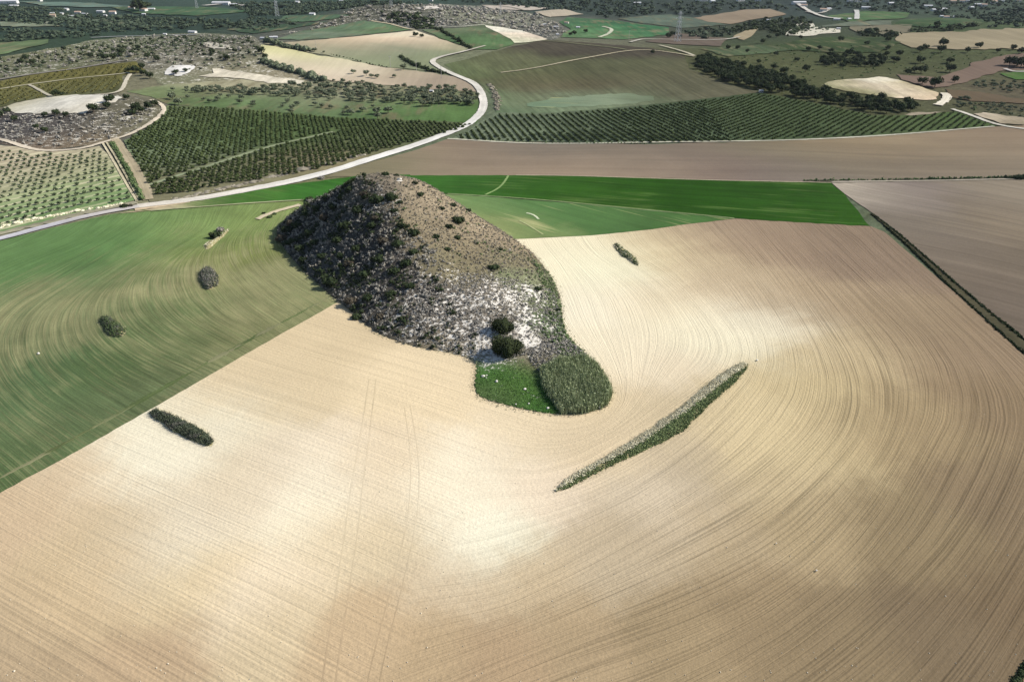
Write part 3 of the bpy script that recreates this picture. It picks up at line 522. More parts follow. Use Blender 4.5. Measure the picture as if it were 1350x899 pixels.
for pts, wd, cc, L in (([(590, 184), (640, 187), (700, 190), (850, 190), (1010, 187), (1150, 181), (1250, 173), (1310, 168)], 2.6, (205, 200, 178), 4), ([(1255, 145), (1280, 153), (1300, 161), (1316, 166), (1350, 172), (1450, 180)], 4, (214, 208, 192), 4),
                   ([(1096, 241), (1150, 240), (1250, 239), (1350, 237), (1500, 234)], 2.4, (176, 166, 148), 4), ([(680, 232), (780, 233.5), (880, 236.5), (1010, 240.5), (1096, 242)], 1.0, (190, 180, 150), 4),
                   ([(196, 245), (250, 228), (300, 212), (345, 197), (400, 184), (440, 175)], 3.6, (150, 158, 124), 4), ([(-60, 178), (0, 184), (20, 191), (45, 199), (75, 200), (110, 197), (135, 189), (165, 181), (190, 169), (207, 158), (218, 147), (214, 139), (200, 133)], 3.6, (222, 208, 184), 4),
                   ([(136, 190), (145, 205), (158, 228), (171, 250), (181, 266)], 1.3, (216, 204, 170), 4), ([(141, 189), (151, 205), (164, 228), (176, 250), (184, 264)], 1.2, (204, 194, 160), 4),
                   ([(152, 184), (163, 200), (178, 222), (190, 245), (196, 264)], 5.5, (186, 172, 142), 4), ([(660, 97), (700, 92), (740, 84), (790, 75), (828, 68), (858, 67), (895, 72), (915, 76)], 3.6, (190, 180, 150), 4),
                   ([(716, 55), (760, 59), (800, 63), (826, 67)], 3.5, (128, 132, 98), 4), ([(0, 119), (30, 114), (60, 110), (95, 105), (150, 100), (172, 97)], 3.2, (206, 198, 170), 4), ([(38, 113), (52, 120), (68, 128)], 3.2, (196, 188, 166), 4),
                   ([(172, 99), (166, 108), (160, 120), (150, 125), (125, 126)], 4, (218, 208, 184), 4), ([(-100, 124), (0, 106), (50, 98), (100, 92), (165, 81)], 4.5, (150, 144, 134), 4), ([(790, 50.5), (800, 47), (806, 43), (806, 39), (794, 36.5)], 6, (206, 206, 180), 4),
                   ([(670, 233), (664, 243), (655, 251), (640, 258)], 1.3, (150, 176, 112), 5), ([(590, 256.5), (640, 259.5), (680, 262), (780, 270.5), (850, 277.5), (968, 289)], 1.3, (140, 156, 108), 5),
                   ([(200, 279), (260, 274), (340, 268), (400, 264.5)], 1.3, (178, 180, 138), 5), ([(340, 290), (352, 284), (372, 277), (396, 271)], 3.2, (214, 200, 168), 5), ([(178, 277), (200, 274), (225, 270), (250, 266)], 4.5, (214, 192, 158), 4),
                   ([(831, 57), (844, 53), (861, 53), (912, 54), (957, 54), (975, 50)], 5, (196, 190, 174), 4), ([(869, 61), (882, 64), (900, 69), (915, 75)], 4.5, (190, 182, 160), 4), ([(694, 282), (700, 283), (706, 286), (710, 290)], 1.2, (214, 220, 184), 5),
                   ([(685, 292), (695, 297), (716, 310)], .8, (190, 196, 140), 5), ([(1050, 5), (1060, 12), (1068, 17), (1085, 24), (1110, 26)], 9, (214, 208, 196), 4), ([(1129, 27), (1130, 20), (1129, 15)], 9, (206, 204, 196), 4), ([(1062, 17), (1080, 20), (1095, 13)], 7, (190, 184, 172), 4),
                   ([(60, 35), (70, 24), (110, 27), (150, 31)], 4, (140, 144, 124), 4), ([(120, 51), (180, 48), (260, 47)], 8, (146, 148, 146), 3), ([(1236, 140), (1246, 134), (1250, 128), (1243, 124)], 7, (236, 226, 204), 4.4), ([(1324, 92), (1335, 96), (1350, 96), (1400, 95)], 5, (206, 198, 190), 4),
                   ([(560, 36), (590, 38), (640, 34)], 4, (206, 206, 180), 4), ([(548, 41), (520, 34), (490, 29)], 4, (220, 206, 170), 4), ([(640, 8), (668, 10), (690, 15)], 4, (120, 120, 104), 4), ([(270, 9), (300, 6), (322, 9)], 14, (206, 200, 190), 4)):
    ribbon('dirt_track', pts, wd, M['track'], [(pts[0][0], pts[0][1], cc)], L, edge=.12)

# ------------------------------------------------------------------ the hill
FRONT = [(695, 328), (703, 335), (716, 350), (730, 370), (738, 390), (741, 410), (742, 425), (747, 440), (757, 452), (775, 470), (790, 488), (802, 505), (807, 518), (803, 532), (790, 541), (765, 546), (735, 547), (705, 543), (670, 535), (640, 527), (628, 520), (625, 508),
         (628, 490), (627, 475), (600, 467), (560, 460), (520, 450), (490, 435), (470, 418), (452, 402), (430, 385), (405, 362), (388, 345), (375, 328), (364, 312), (366, 300)]
HILL = np.vstack([W(FRONT), [(-115, 345), (-98, 364), (-72, 374), (-50, 366), (-32, 350), (-18, 333), (-6, 316)]])
HILLO = resample(smooth(HILL, 2, True), 1.6, True)
ctrl = [(505, 233, 30.3), (528, 235, 30.0), (545, 240, 28.6), (486, 235, 30), (472, 239, 28.6), (440, 254, 20.6), (405, 270, 12.2), (380, 287, 4.4), (570, 249, 23.5), (610, 274, 14.0), (640, 293, 7.0), (668, 310, 2.2), (590, 261, 18.5), (625, 284, 10.6), (510, 260, 26.4), (520, 300, 20.4), (530, 340, 14.2), (545, 380, 8.6), (555, 420, 4.2),
        (600, 320, 12.8), (640, 350, 8.9), (690, 362, 5.6), (705, 390, 4), (650, 400, 5.6), (600, 400, 6), (660, 430, 3.4), (705, 430, 2.4), (430, 300, 11.5), (420, 330, 6.8), (470, 300, 16.6), (480, 350, 9), (470, 380, 5), (400, 300, 6.3), (385, 310, 2.6), (375, 316, 1), (560, 290, 19.5), (680, 500, .7), (760, 500, 1.1), (720, 470, 1.5), (770, 530, .5)]
cw = []; cz = []
for px, py, z in ctrl:
    u = (px - 675) / FPX; v = (449.5 - py) / FPX; t = (CAMZ - z) / (sp - v * cp); cw.append((u * t, (cp + v * sp) * t)); cz.append(z)
for x, y, z in ((-58, 325, 21.5), (-75, 325, 20), (-58, 345, 12.5), (-38, 335, 8.5), (-85, 342, 9), (-24, 322, 6.5)): cw.append((x, y)); cz.append(z)
hb = resample(HILL, 9, True); cw = np.vstack([np.array(cw), hb]); cz = np.concatenate([np.array(cz), np.zeros(len(hb))])
hz_ = TPS(cw, cz, reg=.003)
def edge_d(x, y):
    d = np.full(np.shape(x), 1e9); P = HILLO[::3]
    for p in P: d = np.minimum(d, (x - p[0]) ** 2 + (y - p[1]) ** 2)
    return np.sqrt(d)
def hillh(x, y):
    x = np.asarray(x, float); y = np.asarray(y, float); out = np.zeros(x.shape)
    k = (x > -135) & (x < 60) & (y > 130) & (y < 390)
    if k.any():
        P = np.stack([x[k], y[k]], 1); ins = inside(P, HILLO); h = np.maximum(hz_(P[:, 0], P[:, 1]), .15)
        h = h + .35 * np.sin(P[:, 0] / 5 + P[:, 1] / 9) * np.sin(P[:, 1] / 6.5 - P[:, 0] / 11) * np.clip(h / 6, 0, 1)
        out[k] = np.where(ins, h, 0)
    return out
def H(x, y): return g(x, y) + hillh(x, y)
T = NT('hill_earth'); p = T.pos(); c = T.attr('Col', 'Color'); n2 = T.noise(p, .9, 6, .75); n1 = T.noise(p, .13, 4, .6)
c = T.mul(c, T.rng(n2, .3, .7, .55, 1.4)); c = T.mul(c, T.rng(n1, .3, .7, .85, 1.15))
n3 = T.noise(p, .65, 5, .72); rk = T.attr('rock')
f = T.math('ADD', n3, T.math('MULTIPLY', T.math('SUBTRACT', rk, 1.0), .22))
c = T.mix(T.rng(f, .435, .485, 0, 1), c, tuple(alb((255, 248, 234)))); T.base(c); T.bump(n2, .35)
M['hill'] = T.m
x0, x1, y0, y1 = HILLO[:, 0].min(), HILLO[:, 0].max(), HILLO[:, 1].min(), HILLO[:, 1].max()
X, Y = np.meshgrid(np.arange(x0, x1, 1.25), np.arange(y0, y1, 1.25)); P = np.stack([X.ravel(), Y.ravel()], 1) + rng.uniform(-.2, .2, (X.size, 2))
P = P[inside(P, HILLO)]; P = P[edge_d(P[:, 0], P[:, 1]) > .6]
V, F = cdt(HILLO, P); hh = hillh(V[:, 0], V[:, 1]); on = edge_d(V[:, 0], V[:, 1]) < .4
Z = g(V[:, 0], V[:, 1]) + .25 + hh + rng.normal(0, .10, len(V)) * np.clip(hh / 3, 0, 1); Z[on] = g(V[on, 0], V[on, 1]) - .05
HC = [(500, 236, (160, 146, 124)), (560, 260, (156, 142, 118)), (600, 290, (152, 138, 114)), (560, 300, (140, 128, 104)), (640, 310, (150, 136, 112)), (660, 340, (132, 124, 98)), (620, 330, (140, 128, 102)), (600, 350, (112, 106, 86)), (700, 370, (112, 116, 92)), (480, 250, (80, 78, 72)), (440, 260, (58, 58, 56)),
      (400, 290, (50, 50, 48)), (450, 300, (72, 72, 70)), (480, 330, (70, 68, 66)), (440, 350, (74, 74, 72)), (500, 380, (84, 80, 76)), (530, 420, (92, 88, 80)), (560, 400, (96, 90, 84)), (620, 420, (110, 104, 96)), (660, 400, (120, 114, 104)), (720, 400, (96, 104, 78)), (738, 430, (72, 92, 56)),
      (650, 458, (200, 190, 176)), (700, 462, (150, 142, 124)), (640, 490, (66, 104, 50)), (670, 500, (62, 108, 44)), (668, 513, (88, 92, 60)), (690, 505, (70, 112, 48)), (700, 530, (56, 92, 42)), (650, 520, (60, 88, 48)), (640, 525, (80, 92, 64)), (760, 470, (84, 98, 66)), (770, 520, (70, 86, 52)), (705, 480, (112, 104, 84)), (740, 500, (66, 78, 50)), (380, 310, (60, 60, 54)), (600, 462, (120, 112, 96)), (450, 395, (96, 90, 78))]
def blobs(V, L):
    out = np.zeros(len(V)); C = W([b[:2] for b in L], H)
    for (px, py, rad, wt), c_ in zip(L, C): out = np.maximum(out, wt * np.exp(-(((V[:, 0] - c_[0]) ** 2 + (V[:, 1] - c_[1]) ** 2) / rad ** 2)))
    return out
ROCK = [(700, 385, 9, .9), (670, 392, 12, .92), (690, 410, 10, .9), (640, 395, 12, .85), (610, 400, 11, .82), (585, 398, 11, .75), (580, 420, 12, .75), (610, 430, 12, .8), (640, 430, 11, .85), (630, 455, 10, .95), (655, 470, 7, 1.25), (645, 440, 8, 1.05), (690, 435, 6.5, 1.2), (698, 452, 6, 1.3), (700, 420, 9, .85), (555, 430, 10, .68), (725, 432, 6, .85),
        (505, 265, 3.5, 1.0), (518, 262, 3.5, .9), (492, 275, 4, .7), (527, 239, 2, 1.3), (600, 440, 10, .8), (735, 372, 3, .3), (530, 420, 9, .55), (710, 460, 5, .8), (600, 460, 7, .75), (545, 395, 9, .62), (520, 405, 8, .5), (600, 372, 9, .6), (560, 375, 8, .5), (715, 395, 7, .7), (650, 375, 8, .7)]
def hill_cols(V):
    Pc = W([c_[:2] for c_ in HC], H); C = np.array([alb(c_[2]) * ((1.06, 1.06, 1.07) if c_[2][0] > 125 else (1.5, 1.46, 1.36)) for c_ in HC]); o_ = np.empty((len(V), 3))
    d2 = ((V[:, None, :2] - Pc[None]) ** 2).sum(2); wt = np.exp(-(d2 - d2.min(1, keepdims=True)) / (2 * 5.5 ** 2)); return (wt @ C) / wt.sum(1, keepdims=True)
o = link('hill', mk_mesh('hill', np.c_[V, Z], F, [M['hill']], attrs={'Col': hill_cols(V), 'rock': blobs(V, ROCK)}, sm=True)); tag(o, kind='structure', label='lone steep scrub covered hill in the middle of the fields')

# ------------------------------------------------------------------ foliage builders
ICO = None
def ico():
    t = (1 + 5 ** .5) / 2
    v = np.array([(-1, t, 0), (1, t, 0), (-1, -t, 0), (1, -t, 0), (0, -1, t), (0, 1, t), (0, -1, -t), (0, 1, -t), (t, 0, -1), (t, 0, 1), (-t, 0, -1), (-t, 0, 1)], float)
    f = np.array([(0, 11, 5), (0, 5, 1), (0, 1, 7), (0, 7, 10), (0, 10, 11), (1, 5, 9), (5, 11, 4), (11, 10, 2), (10, 7, 6), (7, 1, 8), (3, 9, 4), (3, 4, 2), (3, 2, 6), (3, 6, 8), (3, 8, 9), (4, 9, 5), (2, 4, 11), (6, 2, 10), (8, 6, 7), (9, 8, 1)])
    return v / np.linalg.norm(v[0]), f
IV, IF = ico()
def cloud(C, Rad, n, size, core=.72, tint=None, up=.3, jit=.25):
    """leaf clumps: C (N,3) centres, Rad (N,3) radii, n leaves each of given size -> V, F3, tint per face"""
    C = np.atleast_2d(C); Rad = np.atleast_2d(Rad); N = len(C)
    tint = rng.uniform(.2, .8, N) if tint is None else np.broadcast_to(tint, (N,))
    D = rng.normal(0, 1, (N, n, 3)); D /= np.linalg.norm(D, axis=2, keepdims=True)
    ph = rng.uniform(0, 6.28, (N, 1, 3)); lob = 1 + jit * np.sin(D * 3.1 + ph).sum(2, keepdims=True) / 1.5
    rr_ = rng.uniform(.62, 1.04, (N, n, 1)) * lob
    Pp = C[:, None] + D * rr_ * Rad[:, None]
    nv = D + rng.normal(0, .55, D.shape); nv[..., 2] += up; nv /= np.linalg.norm(nv, axis=2, keepdims=True)
    a_ = np.cross(nv, rng.normal(0, 1, nv.shape)); a_ /= np.linalg.norm(a_, axis=2, keepdims=True); b_ = np.cross(nv, a_)
    sz = (np.broadcast_to(np.asarray(size, float).reshape(-1, 1, 1), (N, 1, 1)) * rng.uniform(.6, 1.3, (N, n, 1)))
    q = np.stack([Pp + a_ * sz * .6, Pp + b_ * sz * .55, Pp - a_ * sz * .6, Pp - b_ * sz * .45], 2).reshape(-1, 3)
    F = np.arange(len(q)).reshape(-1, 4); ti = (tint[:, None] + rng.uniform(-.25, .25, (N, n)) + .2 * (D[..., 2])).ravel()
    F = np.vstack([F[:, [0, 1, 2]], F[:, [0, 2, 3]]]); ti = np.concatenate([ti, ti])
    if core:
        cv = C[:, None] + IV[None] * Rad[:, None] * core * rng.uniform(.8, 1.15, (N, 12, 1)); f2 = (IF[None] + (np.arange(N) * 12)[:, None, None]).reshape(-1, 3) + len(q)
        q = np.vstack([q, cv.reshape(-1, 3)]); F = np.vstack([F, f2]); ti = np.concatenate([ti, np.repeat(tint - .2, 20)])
    return q, F, np.clip(ti, 0, 1)
def blades(B, h, wdt, lean=.25, tint=None):
    N = len(B); h = np.broadcast_to(h, (N,)); a_ = rng.uniform(0, 6.28, N); d = np.stack([np.cos(a_), np.sin(a_), 0 * a_], 1)
    tp = B + np.c_[rng.normal(0, lean, (N, 2)) * h[:, None], h * rng.uniform(.7, 1.15, N)]
    q = np.stack([B - d * wdt / 2, B + d * wdt / 2, tp], 1).reshape(-1, 3); return q, np.arange(len(q)).reshape(-1, 3), (rng.uniform(0, 1, N) if tint is None else tint)
def join(parts):
    V, F, T_ = [], [], []; k = 0
    for v, f, t in parts: V.append(v); F.append(f + k); T_.append(t); k += len(v)
    return np.vstack(V), np.vstack(F), np.concatenate(T_)
def tube(P0, P1, r0, r1, k=6):
    P0, P1 = np.array(P0, float), np.array(P1, float); d = P1 - P0; d /= np.linalg.norm(d); u = np.cross(d, [.3, .2, .9]); u /= np.linalg.norm(u); v = np.cross(d, u)
    a_ = np.arange(k) * 6.2832 / k; ring = np.cos(a_)[:, None] * u + np.sin(a_)[:, None] * v
    V = np.vstack([P0 + ring * r0, P1 + ring * r1]); i = np.arange(k); j = (i + 1) % k
    return V, np.vstack([np.stack([i, j, j + k], 1), np.stack([i, j + k, i + k], 1), np.stack([np.full(k - 2, k), np.arange(k + 1, 2 * k - 1), np.arange(k + 2, 2 * k)], 1)]), np.full(k * 2 + k - 2, .5)
L_ = lambda *c: tuple(c)
M['citrus'] = leaf_mat('citrus_leaves', L_(.020, .030, .011), L_(.070, .090, .032))
M['young_leaf'] = leaf_mat('young_leaves', L_(.03, .045, .022), L_(.10, .125, .065))
M['olive'] = leaf_mat('olive_leaves', L_(.045, .058, .032), L_(.16, .18, .115))
M['dark'] = leaf_mat('dark_evergreen_leaves', L_(.012, .018, .009), L_(.05, .066, .03))
M['scrub'] = leaf_mat('grey_scrub', L_(.05, .047, .04), L_(.38, .355, .31), (.30, .27, .21))
M['dryscrub'] = leaf_mat('dry_scrub', L_(.09, .08, .06), L_(.36, .32, .245))
M['greenscrub'] = leaf_mat('green_scrub', L_(.035, .055, .022), L_(.15, .20, .085))
M['reed'] = leaf_mat('reeds', L_(.12, .155, .07), L_(.46, .50, .30))
M['straw'] = leaf_mat('straw', L_(.40, .37, .24), L_(.80, .74, .55))
M['grass'] = leaf_mat('grass', L_(.045, .10, .028), L_(.14, .225, .075))
M['bark'] = plain_mat('bark', (120, 104, 88), var=.25, scale=4)
M['redscrub'] = leaf_mat('brown_scrub', L_(.035, .030, .022), L_(.10, .085, .06))
def tree_mesh(name, h, r, n, size, lobes=4, mat='citrus', core=.7, low=.25, flat=.8, trunk=True):
    """crown from several lobes; returns (trunk mesh, crown mesh)"""
    cz_ = h * (low + 1) / 2; vr = h * (1 - low) / 2
    C = [(0, 0, cz_)]; Rr = [(r * .72, r * .72, vr * .8)]
    for i in range(lobes):
        a_ = i * 6.28 / lobes + random.uniform(-.5, .5); rr_ = r * random.uniform(.4, .6)
        C.append((rr_ * math.cos(a_), rr_ * math.sin(a_), cz_ + random.uniform(-.35, .35) * vr)); Rr.append((r * .52, r * .52, vr * random.uniform(.5, .7)))
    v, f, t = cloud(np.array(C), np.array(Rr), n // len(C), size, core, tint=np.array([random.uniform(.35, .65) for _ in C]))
    tr = [tube((0, 0, -.4), (.04 * h, 0, h * .5), .05 * h * flat, .03 * h)]
    for i in range(3):
        a_ = i * 2.1 + .4; tr.append(tube((.03 * h, 0, h * .36), (.5 * r * math.cos(a_), .5 * r * math.sin(a_), cz_), .025 * h, .012 * h, 4))
    tv = join(tr)
    return mk_mesh(name + '_trunk', tv[0], tv[1], [M['bark']]), mk_mesh(name + '_crown', v, f, [M[mat]], attrs={'tint': t}), (v, f, t), tv
def one_mesh(name, tm, mat):
    v, f, t = tm[2]; tv, tf, tt = tm[3]
    return mk_mesh(name, np.vstack([v, tv]), np.vstack([f, tf + len(v)]), [M[mat], M['bark']], mi=np.r_[np.zeros(len(f)), np.ones(len(tf))], attrs={'tint': np.r_[t, tt]})

# ------------------------------------------------------------------ orchards
def grid_rows(poly, e, row, sp_, jit=.25, miss=.03):
    n_ = np.array([-e[1], e[0]]); a_ = poly @ e; b_ = poly @ n_
    A, B = np.meshgrid(np.arange(a_.min(), a_.max(), sp_), np.arange(b_.min(), b_.max(), row)); A = A.ravel(); B = B.ravel()
    Pp = A[:, None] * e + B[:, None] * n_ + rng.normal(0, jit, (len(A), 2)); k = inside(Pp, poly) & (rng.uniform(0, 1, len(A)) > miss); return Pp[k]
def in_view(P, pad=4):
    z = H(P[:, 0], P[:, 1]); dx = P[:, 0]; dy = P[:, 1]; dz = z - CAMZ; f = dy * cp - dz * sp; u = dx / f; v = (dy * sp + dz * cp) / f
    px = 675 + u * FPX; py = 449.5 - v * FPX; return (px > -pad) & (px < 1350 + pad) & (py > -pad), px, py
def plant(P, protos, name, label, cat, group, stuff_name, stuff_cloud, mat, smin=.8, smax=1.2, count=300, stuff_label=None):
    vis, px, py = in_view(P); d = np.hypot(P[:, 0], P[:, 1]); order = np.argsort(np.where(vis, d, 1e6)); near = order[:count]; near = near[vis[near]]
    zz = g(P[:, 0], P[:, 1])
    for k, i in enumerate(near):
        o_ = link(name, protos[k % len(protos)]); o_.location = (P[i, 0], P[i, 1], zz[i]); s_ = random.uniform(smin, smax); o_.scale = (s_, s_, s_ * random.uniform(.9, 1.1)); o_.rotation_euler = (0, 0, random.uniform(0, 6.28)); tag(o_, label, cat, group)
    rest = np.setdiff1d(np.arange(len(P)), near)
    if len(rest):
        r_, h_, n_, sz = stuff_cloud; s_ = rng.uniform(smin, smax, len(rest)); C = np.c_[P[rest], zz[rest] + h_ * .5 * s_]
        v, f, t = cloud(C, np.c_[r_ * s_, r_ * s_, h_ * .5 * s_], n_, sz, .78)
        o_ = link(stuff_name, mk_mesh(stuff_name, v, f, [M[mat]], attrs={'tint': t})); tag(o_, stuff_label, None, None, 'stuff')
def wp(px): return resample(W(resample(px, 6, True)), 3, True)
cit = [one_mesh('citrus_tree', tree_mesh('c', 2.6, 1.7, 110, .5, 4, 'citrus', low=.08), 'citrus') for _ in range(4)]
sap = [one_mesh('young_tree', tree_mesh('s', 2.1, 1.3, 70, .45, 3, 'young_leaf', low=.1), 'young_leaf') for _ in range(4)]
Gp = wp([(224, 142), (280, 144), (340, 148), (450, 158), (560, 162), (622, 165), (598, 174), (578, 179), (530, 192), (480, 206), (430, 222), (380, 232), (300, 244), (252, 254), (206, 261), (186, 220), (166, 188), (195, 170), (212, 158)])
eG = W([(200, 226), (480, 204)]); eG = eG[1] - eG[0]; eG /= np.hypot(*eG)
PG = grid_rows(Gp, eG, 6.4, 3.4, .2)
trk = resample(smooth(W([(196, 245), (250, 228), (300, 212), (345, 197), (400, 184), (440, 175)]), 1), 2)
PG = PG[np.sqrt(((PG[:, None] - trk[None]) ** 2).sum(2)).min(1) > 3.2]
plant(PG, cit, 'citrus_tree', 'round dark citrus tree in the near rows of the orchard left of the white road', 'tree', 'citrus trees in the dark orchard left of the road', 'citrus_orchard', (1.6, 2.6, 22, .7), 'citrus', count=300, stuff_label='farther rows of dark citrus trees left of the white road')
E1 = wp([(600, 184), (614, 177), (642, 160), (657, 152), (720, 152), (840, 143), (925, 134), (965, 187), (850, 189), (640, 186)])
E2 = wp([(925, 134), (960, 130), (1000, 125), (1040, 131), (1100, 143), (1150, 154), (1200, 155), (1258, 149), (1306, 167), (1150, 178), (1010, 185), (965, 187)])
e1 = W([(690, 157), (722, 189)]); e1 = e1[1] - e1[0]; e1 /= np.hypot(*e1)
e2 = W([(1247, 178), (1274, 157)]); e2 = e2[1] - e2[0]; e2 /= np.hypot(*e2)
P1 = grid_rows(E1, e1, 5.2, 2.4, .2); P2 = grid_rows(E2, e2, 4.8, 3.0, .2)
plant(np.vstack([P1, P2]), cit, 'orchard_tree', 'small dark tree in the front rows of the long orchard below the brown slope', 'orchard tree', 'trees of the long orchard right of the road', 'long_orchard', (1.25, 2.4, 20, .7), 'citrus', .62, .88, 300, 'farther rows of the long dark green orchard right of the road')
Hp = wp([(-60, 192), (0, 197), (24, 201), (60, 205), (100, 203), (130, 197), (146, 214), (162, 242), (172, 262), (100, 279), (0, 301), (-60, 314)])
PH = grid_rows(Hp, eH, 9.4, 3.9, .12, .05)
plant(PH, sap, 'young_tree', 'small round young tree in the pale orchard above the road at the left', 'young tree', 'young trees of the pale orchard at the left edge', 'young_orchard', (1.25, 2.0, 16, .6), 'young_leaf', .75, 1.25, 300, 'farther rows of young trees in the pale orchard')
# vineyard rows upper left: hedge-like rows, stuff
Jp = wp([(0, 110), (90, 94), (178, 85), (185, 92), (160, 98), (90, 102), (0, 116)]); Jq = wp([(72, 126), (50, 114), (95, 107), (160, 101), (158, 118), (120, 123)]); Jr = wp([(0, 120), (34, 116), (62, 128), (20, 135), (0, 140)])
eJ = W([(40, 105), (52, 96)]); eJ = eJ[1] - eJ[0]; eJ /= np.hypot(*eJ)
PJ = np.vstack([grid_rows(q, eJ, 7, 4, .4) for q in (Jp, Jq, Jr)]); s_ = rng.uniform(.7, 1.2, len(PJ))
v, f, t = cloud(np.c_[PJ, g(PJ[:, 0], PJ[:, 1]) + 1.1 * s_], np.c_[1.5 * s_, 1.5 * s_, 1.2 * s_], 14, .9); M['vine'] = leaf_mat('vine_leaves', (.05, .05, .016), (.15, .14, .05))
tag(link('vineyard_rows', mk_mesh('vineyard_rows', v, f, [M['vine']], attrs={'tint': t})), 'rows of olive brown vines above the chalk knoll', None, None, 'stuff')

# ------------------------------------------------------------------ trees that stand alone or in groves
def tree_root(name, tm, label, cat='tree', group=None):
    r_ = empty(name, (0, 0, 0)); tag(r_, label, cat, group); link('trunk', tm[0], r_); link('crown', tm[1], r_); return r_
protos = {'olive': [tree_mesh('olive', 5.2, 3.2, 260, .75, 5, 'olive', .62) for _ in range(4)], 'dark': [tree_mesh('oak', 8.5, 4.8, 420, 1.05, 6, 'dark', .7, .15) for _ in range(5)]}
used = set(); first = {}
def put_tree(px, py, s, kind, name, label, group, cat='tree', k=None, surf=g, wpos=None):
    q = wpos if wpos is not None else W([(px, py)], surf)[0]; L = protos[kind]; k = random.randrange(len(L)) if k is None else k
    key = (kind, k, name)
    if key not in first: first[key] = r_ = tree_root(name, L[k], label, cat, group)
    else: r_ = first[key].copy(); COL.objects.link(r_); [setattr(c2, 'parent', r_) for c2 in [cc_.copy() for cc_ in first[key].children] if COL.objects.link(c2) is None]
    r_.location = (q[0], q[1], float(surf(np.array([q[0]]), np.array([q[1]]))[0])); r_.scale = (s, s, s * random.uniform(.85, 1.1)); r_.rotation_euler = (0, 0, random.uniform(0, 6.28))
    tag(r_, label, cat, group); return r_
def scatter(poly_px, sp_, jit=.38):
    P_ = wp(poly_px); return grid_rows(P_, np.array([.94, .34]), sp_, sp_, sp_ * jit, .05)
OLB = [(205, 112), (250, 104), (330, 101), (380, 108), (440, 112), (520, 116), (600, 118), (630, 126), (628, 140), (560, 141), (520, 137), (460, 135), (400, 131), (330, 126), (250, 124), (215, 120)]
PO = scatter(OLB, 7.6); PO = PO[np.argsort(np.hypot(PO[:, 0], PO[:, 1]))][:285]
for q in PO: put_tree(0, 0, random.uniform(.65, 1.1), 'olive', 'olive_tree', 'grey green olive tree in the grove band above the green meadow', 'olive trees in the grove above the citrus orchard', wpos=q)
OLB2 = [(225, 128), (300, 128), (400, 134), (460, 140), (500, 142), (480, 155), (400, 148), (300, 139), (228, 136)]
for q in scatter(OLB2, 17)[:26]: put_tree(0, 0, random.uniform(.6, .95), 'olive', 'olive_tree', 'scattered olive tree standing on the open green meadow', 'olive trees scattered on the meadow', wpos=q)
for px, py, s in ((463, 152, 1.25), (478, 148, 1.1), (497, 151, 1.25), (512, 150, 1.35), (498, 158, 1.0), (386, 145, .9), (384, 150, .9), (228, 132, 1.35), (236, 139, 1.2), (317, 138, .9), (607, 137, 1.4), (617, 139, 1.3)):
    put_tree(px, py, s, 'olive', 'olive_tree', 'larger olive tree at the lower edge of the grove meadow', 'larger olives at the meadow edge')
for px, py, s, l in ((466, 98, .95, 'round olive tree standing alone on the cream stubble field'), (483, 101, 1.15, 'left tree of the small clump on the cream stubble field'), (490, 103, .9, 'middle tree of the small clump on the cream stubble field'), (497, 104, .95, 'right tree of the small clump on the cream stubble field'),
                 (520, 103, .75, 'small tree on the tan stubble right of the clump'), (532, 93, 1.2, 'round dark tree beside the utility pole at the stubble edge'), (478, 110, .75, 'small tree at the grove edge under the stubble clump'), (452, 110, .9, 'small reddish tree at the near stubble edge'), (440, 108, .6, 'tiny tree left of the reddish one at the stubble edge'), (415, 69, 1.1, 'round tree ending the hedge on the cream slope'), (427, 71, .6, 'small bush following the hedge on the cream slope')):
    put_tree(px, py, s, 'olive', 'lone_tree', l, None)
# named bushes near the hill and lone ones
def bush(name, px, py, rx, ry, h, mat, label, n=500, size=.5, group=None, lob=5, surf=H, cat='bush'):
    q = W([(px, py)], surf)[0]; C = [(0, 0, h * .4)]; Rr = [(rx * .8, ry * .8, h * .58)]
    for i in range(lob):
        a_ = i * 6.28 / lob + random.uniform(-.4, .4); C.append((rx * .55 * math.cos(a_), ry * .55 * math.sin(a_), h * random.uniform(.3, .5))); Rr.append((rx * .5, ry * .5, h * random.uniform(.35, .5)))
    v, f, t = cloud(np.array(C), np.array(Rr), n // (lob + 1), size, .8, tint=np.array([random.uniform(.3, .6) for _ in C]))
    o_ = link(name, mk_mesh(name, v, f, [M[mat]], attrs={'tint': t})); o_.location = (q[0], q[1], float(surf(q[0:1], q[1:2])[0])); return tag(o_, label, cat, group)
M['bushgreen'] = leaf_mat('dense_bush_leaves', (.012, .017, .008), (.045, .055, .024))
bush('round_bush', 663, 437, 4.2, 3.8, 5.4, 'bushgreen', 'smaller dense round bush just above the larger one on white rock', 3200, .36)
bush('round_bush', 668, 466, 5.6, 5.0, 7.0, 'bushgreen', 'largest dense round dark bush at the foot of the white rocks', 4800, .38)
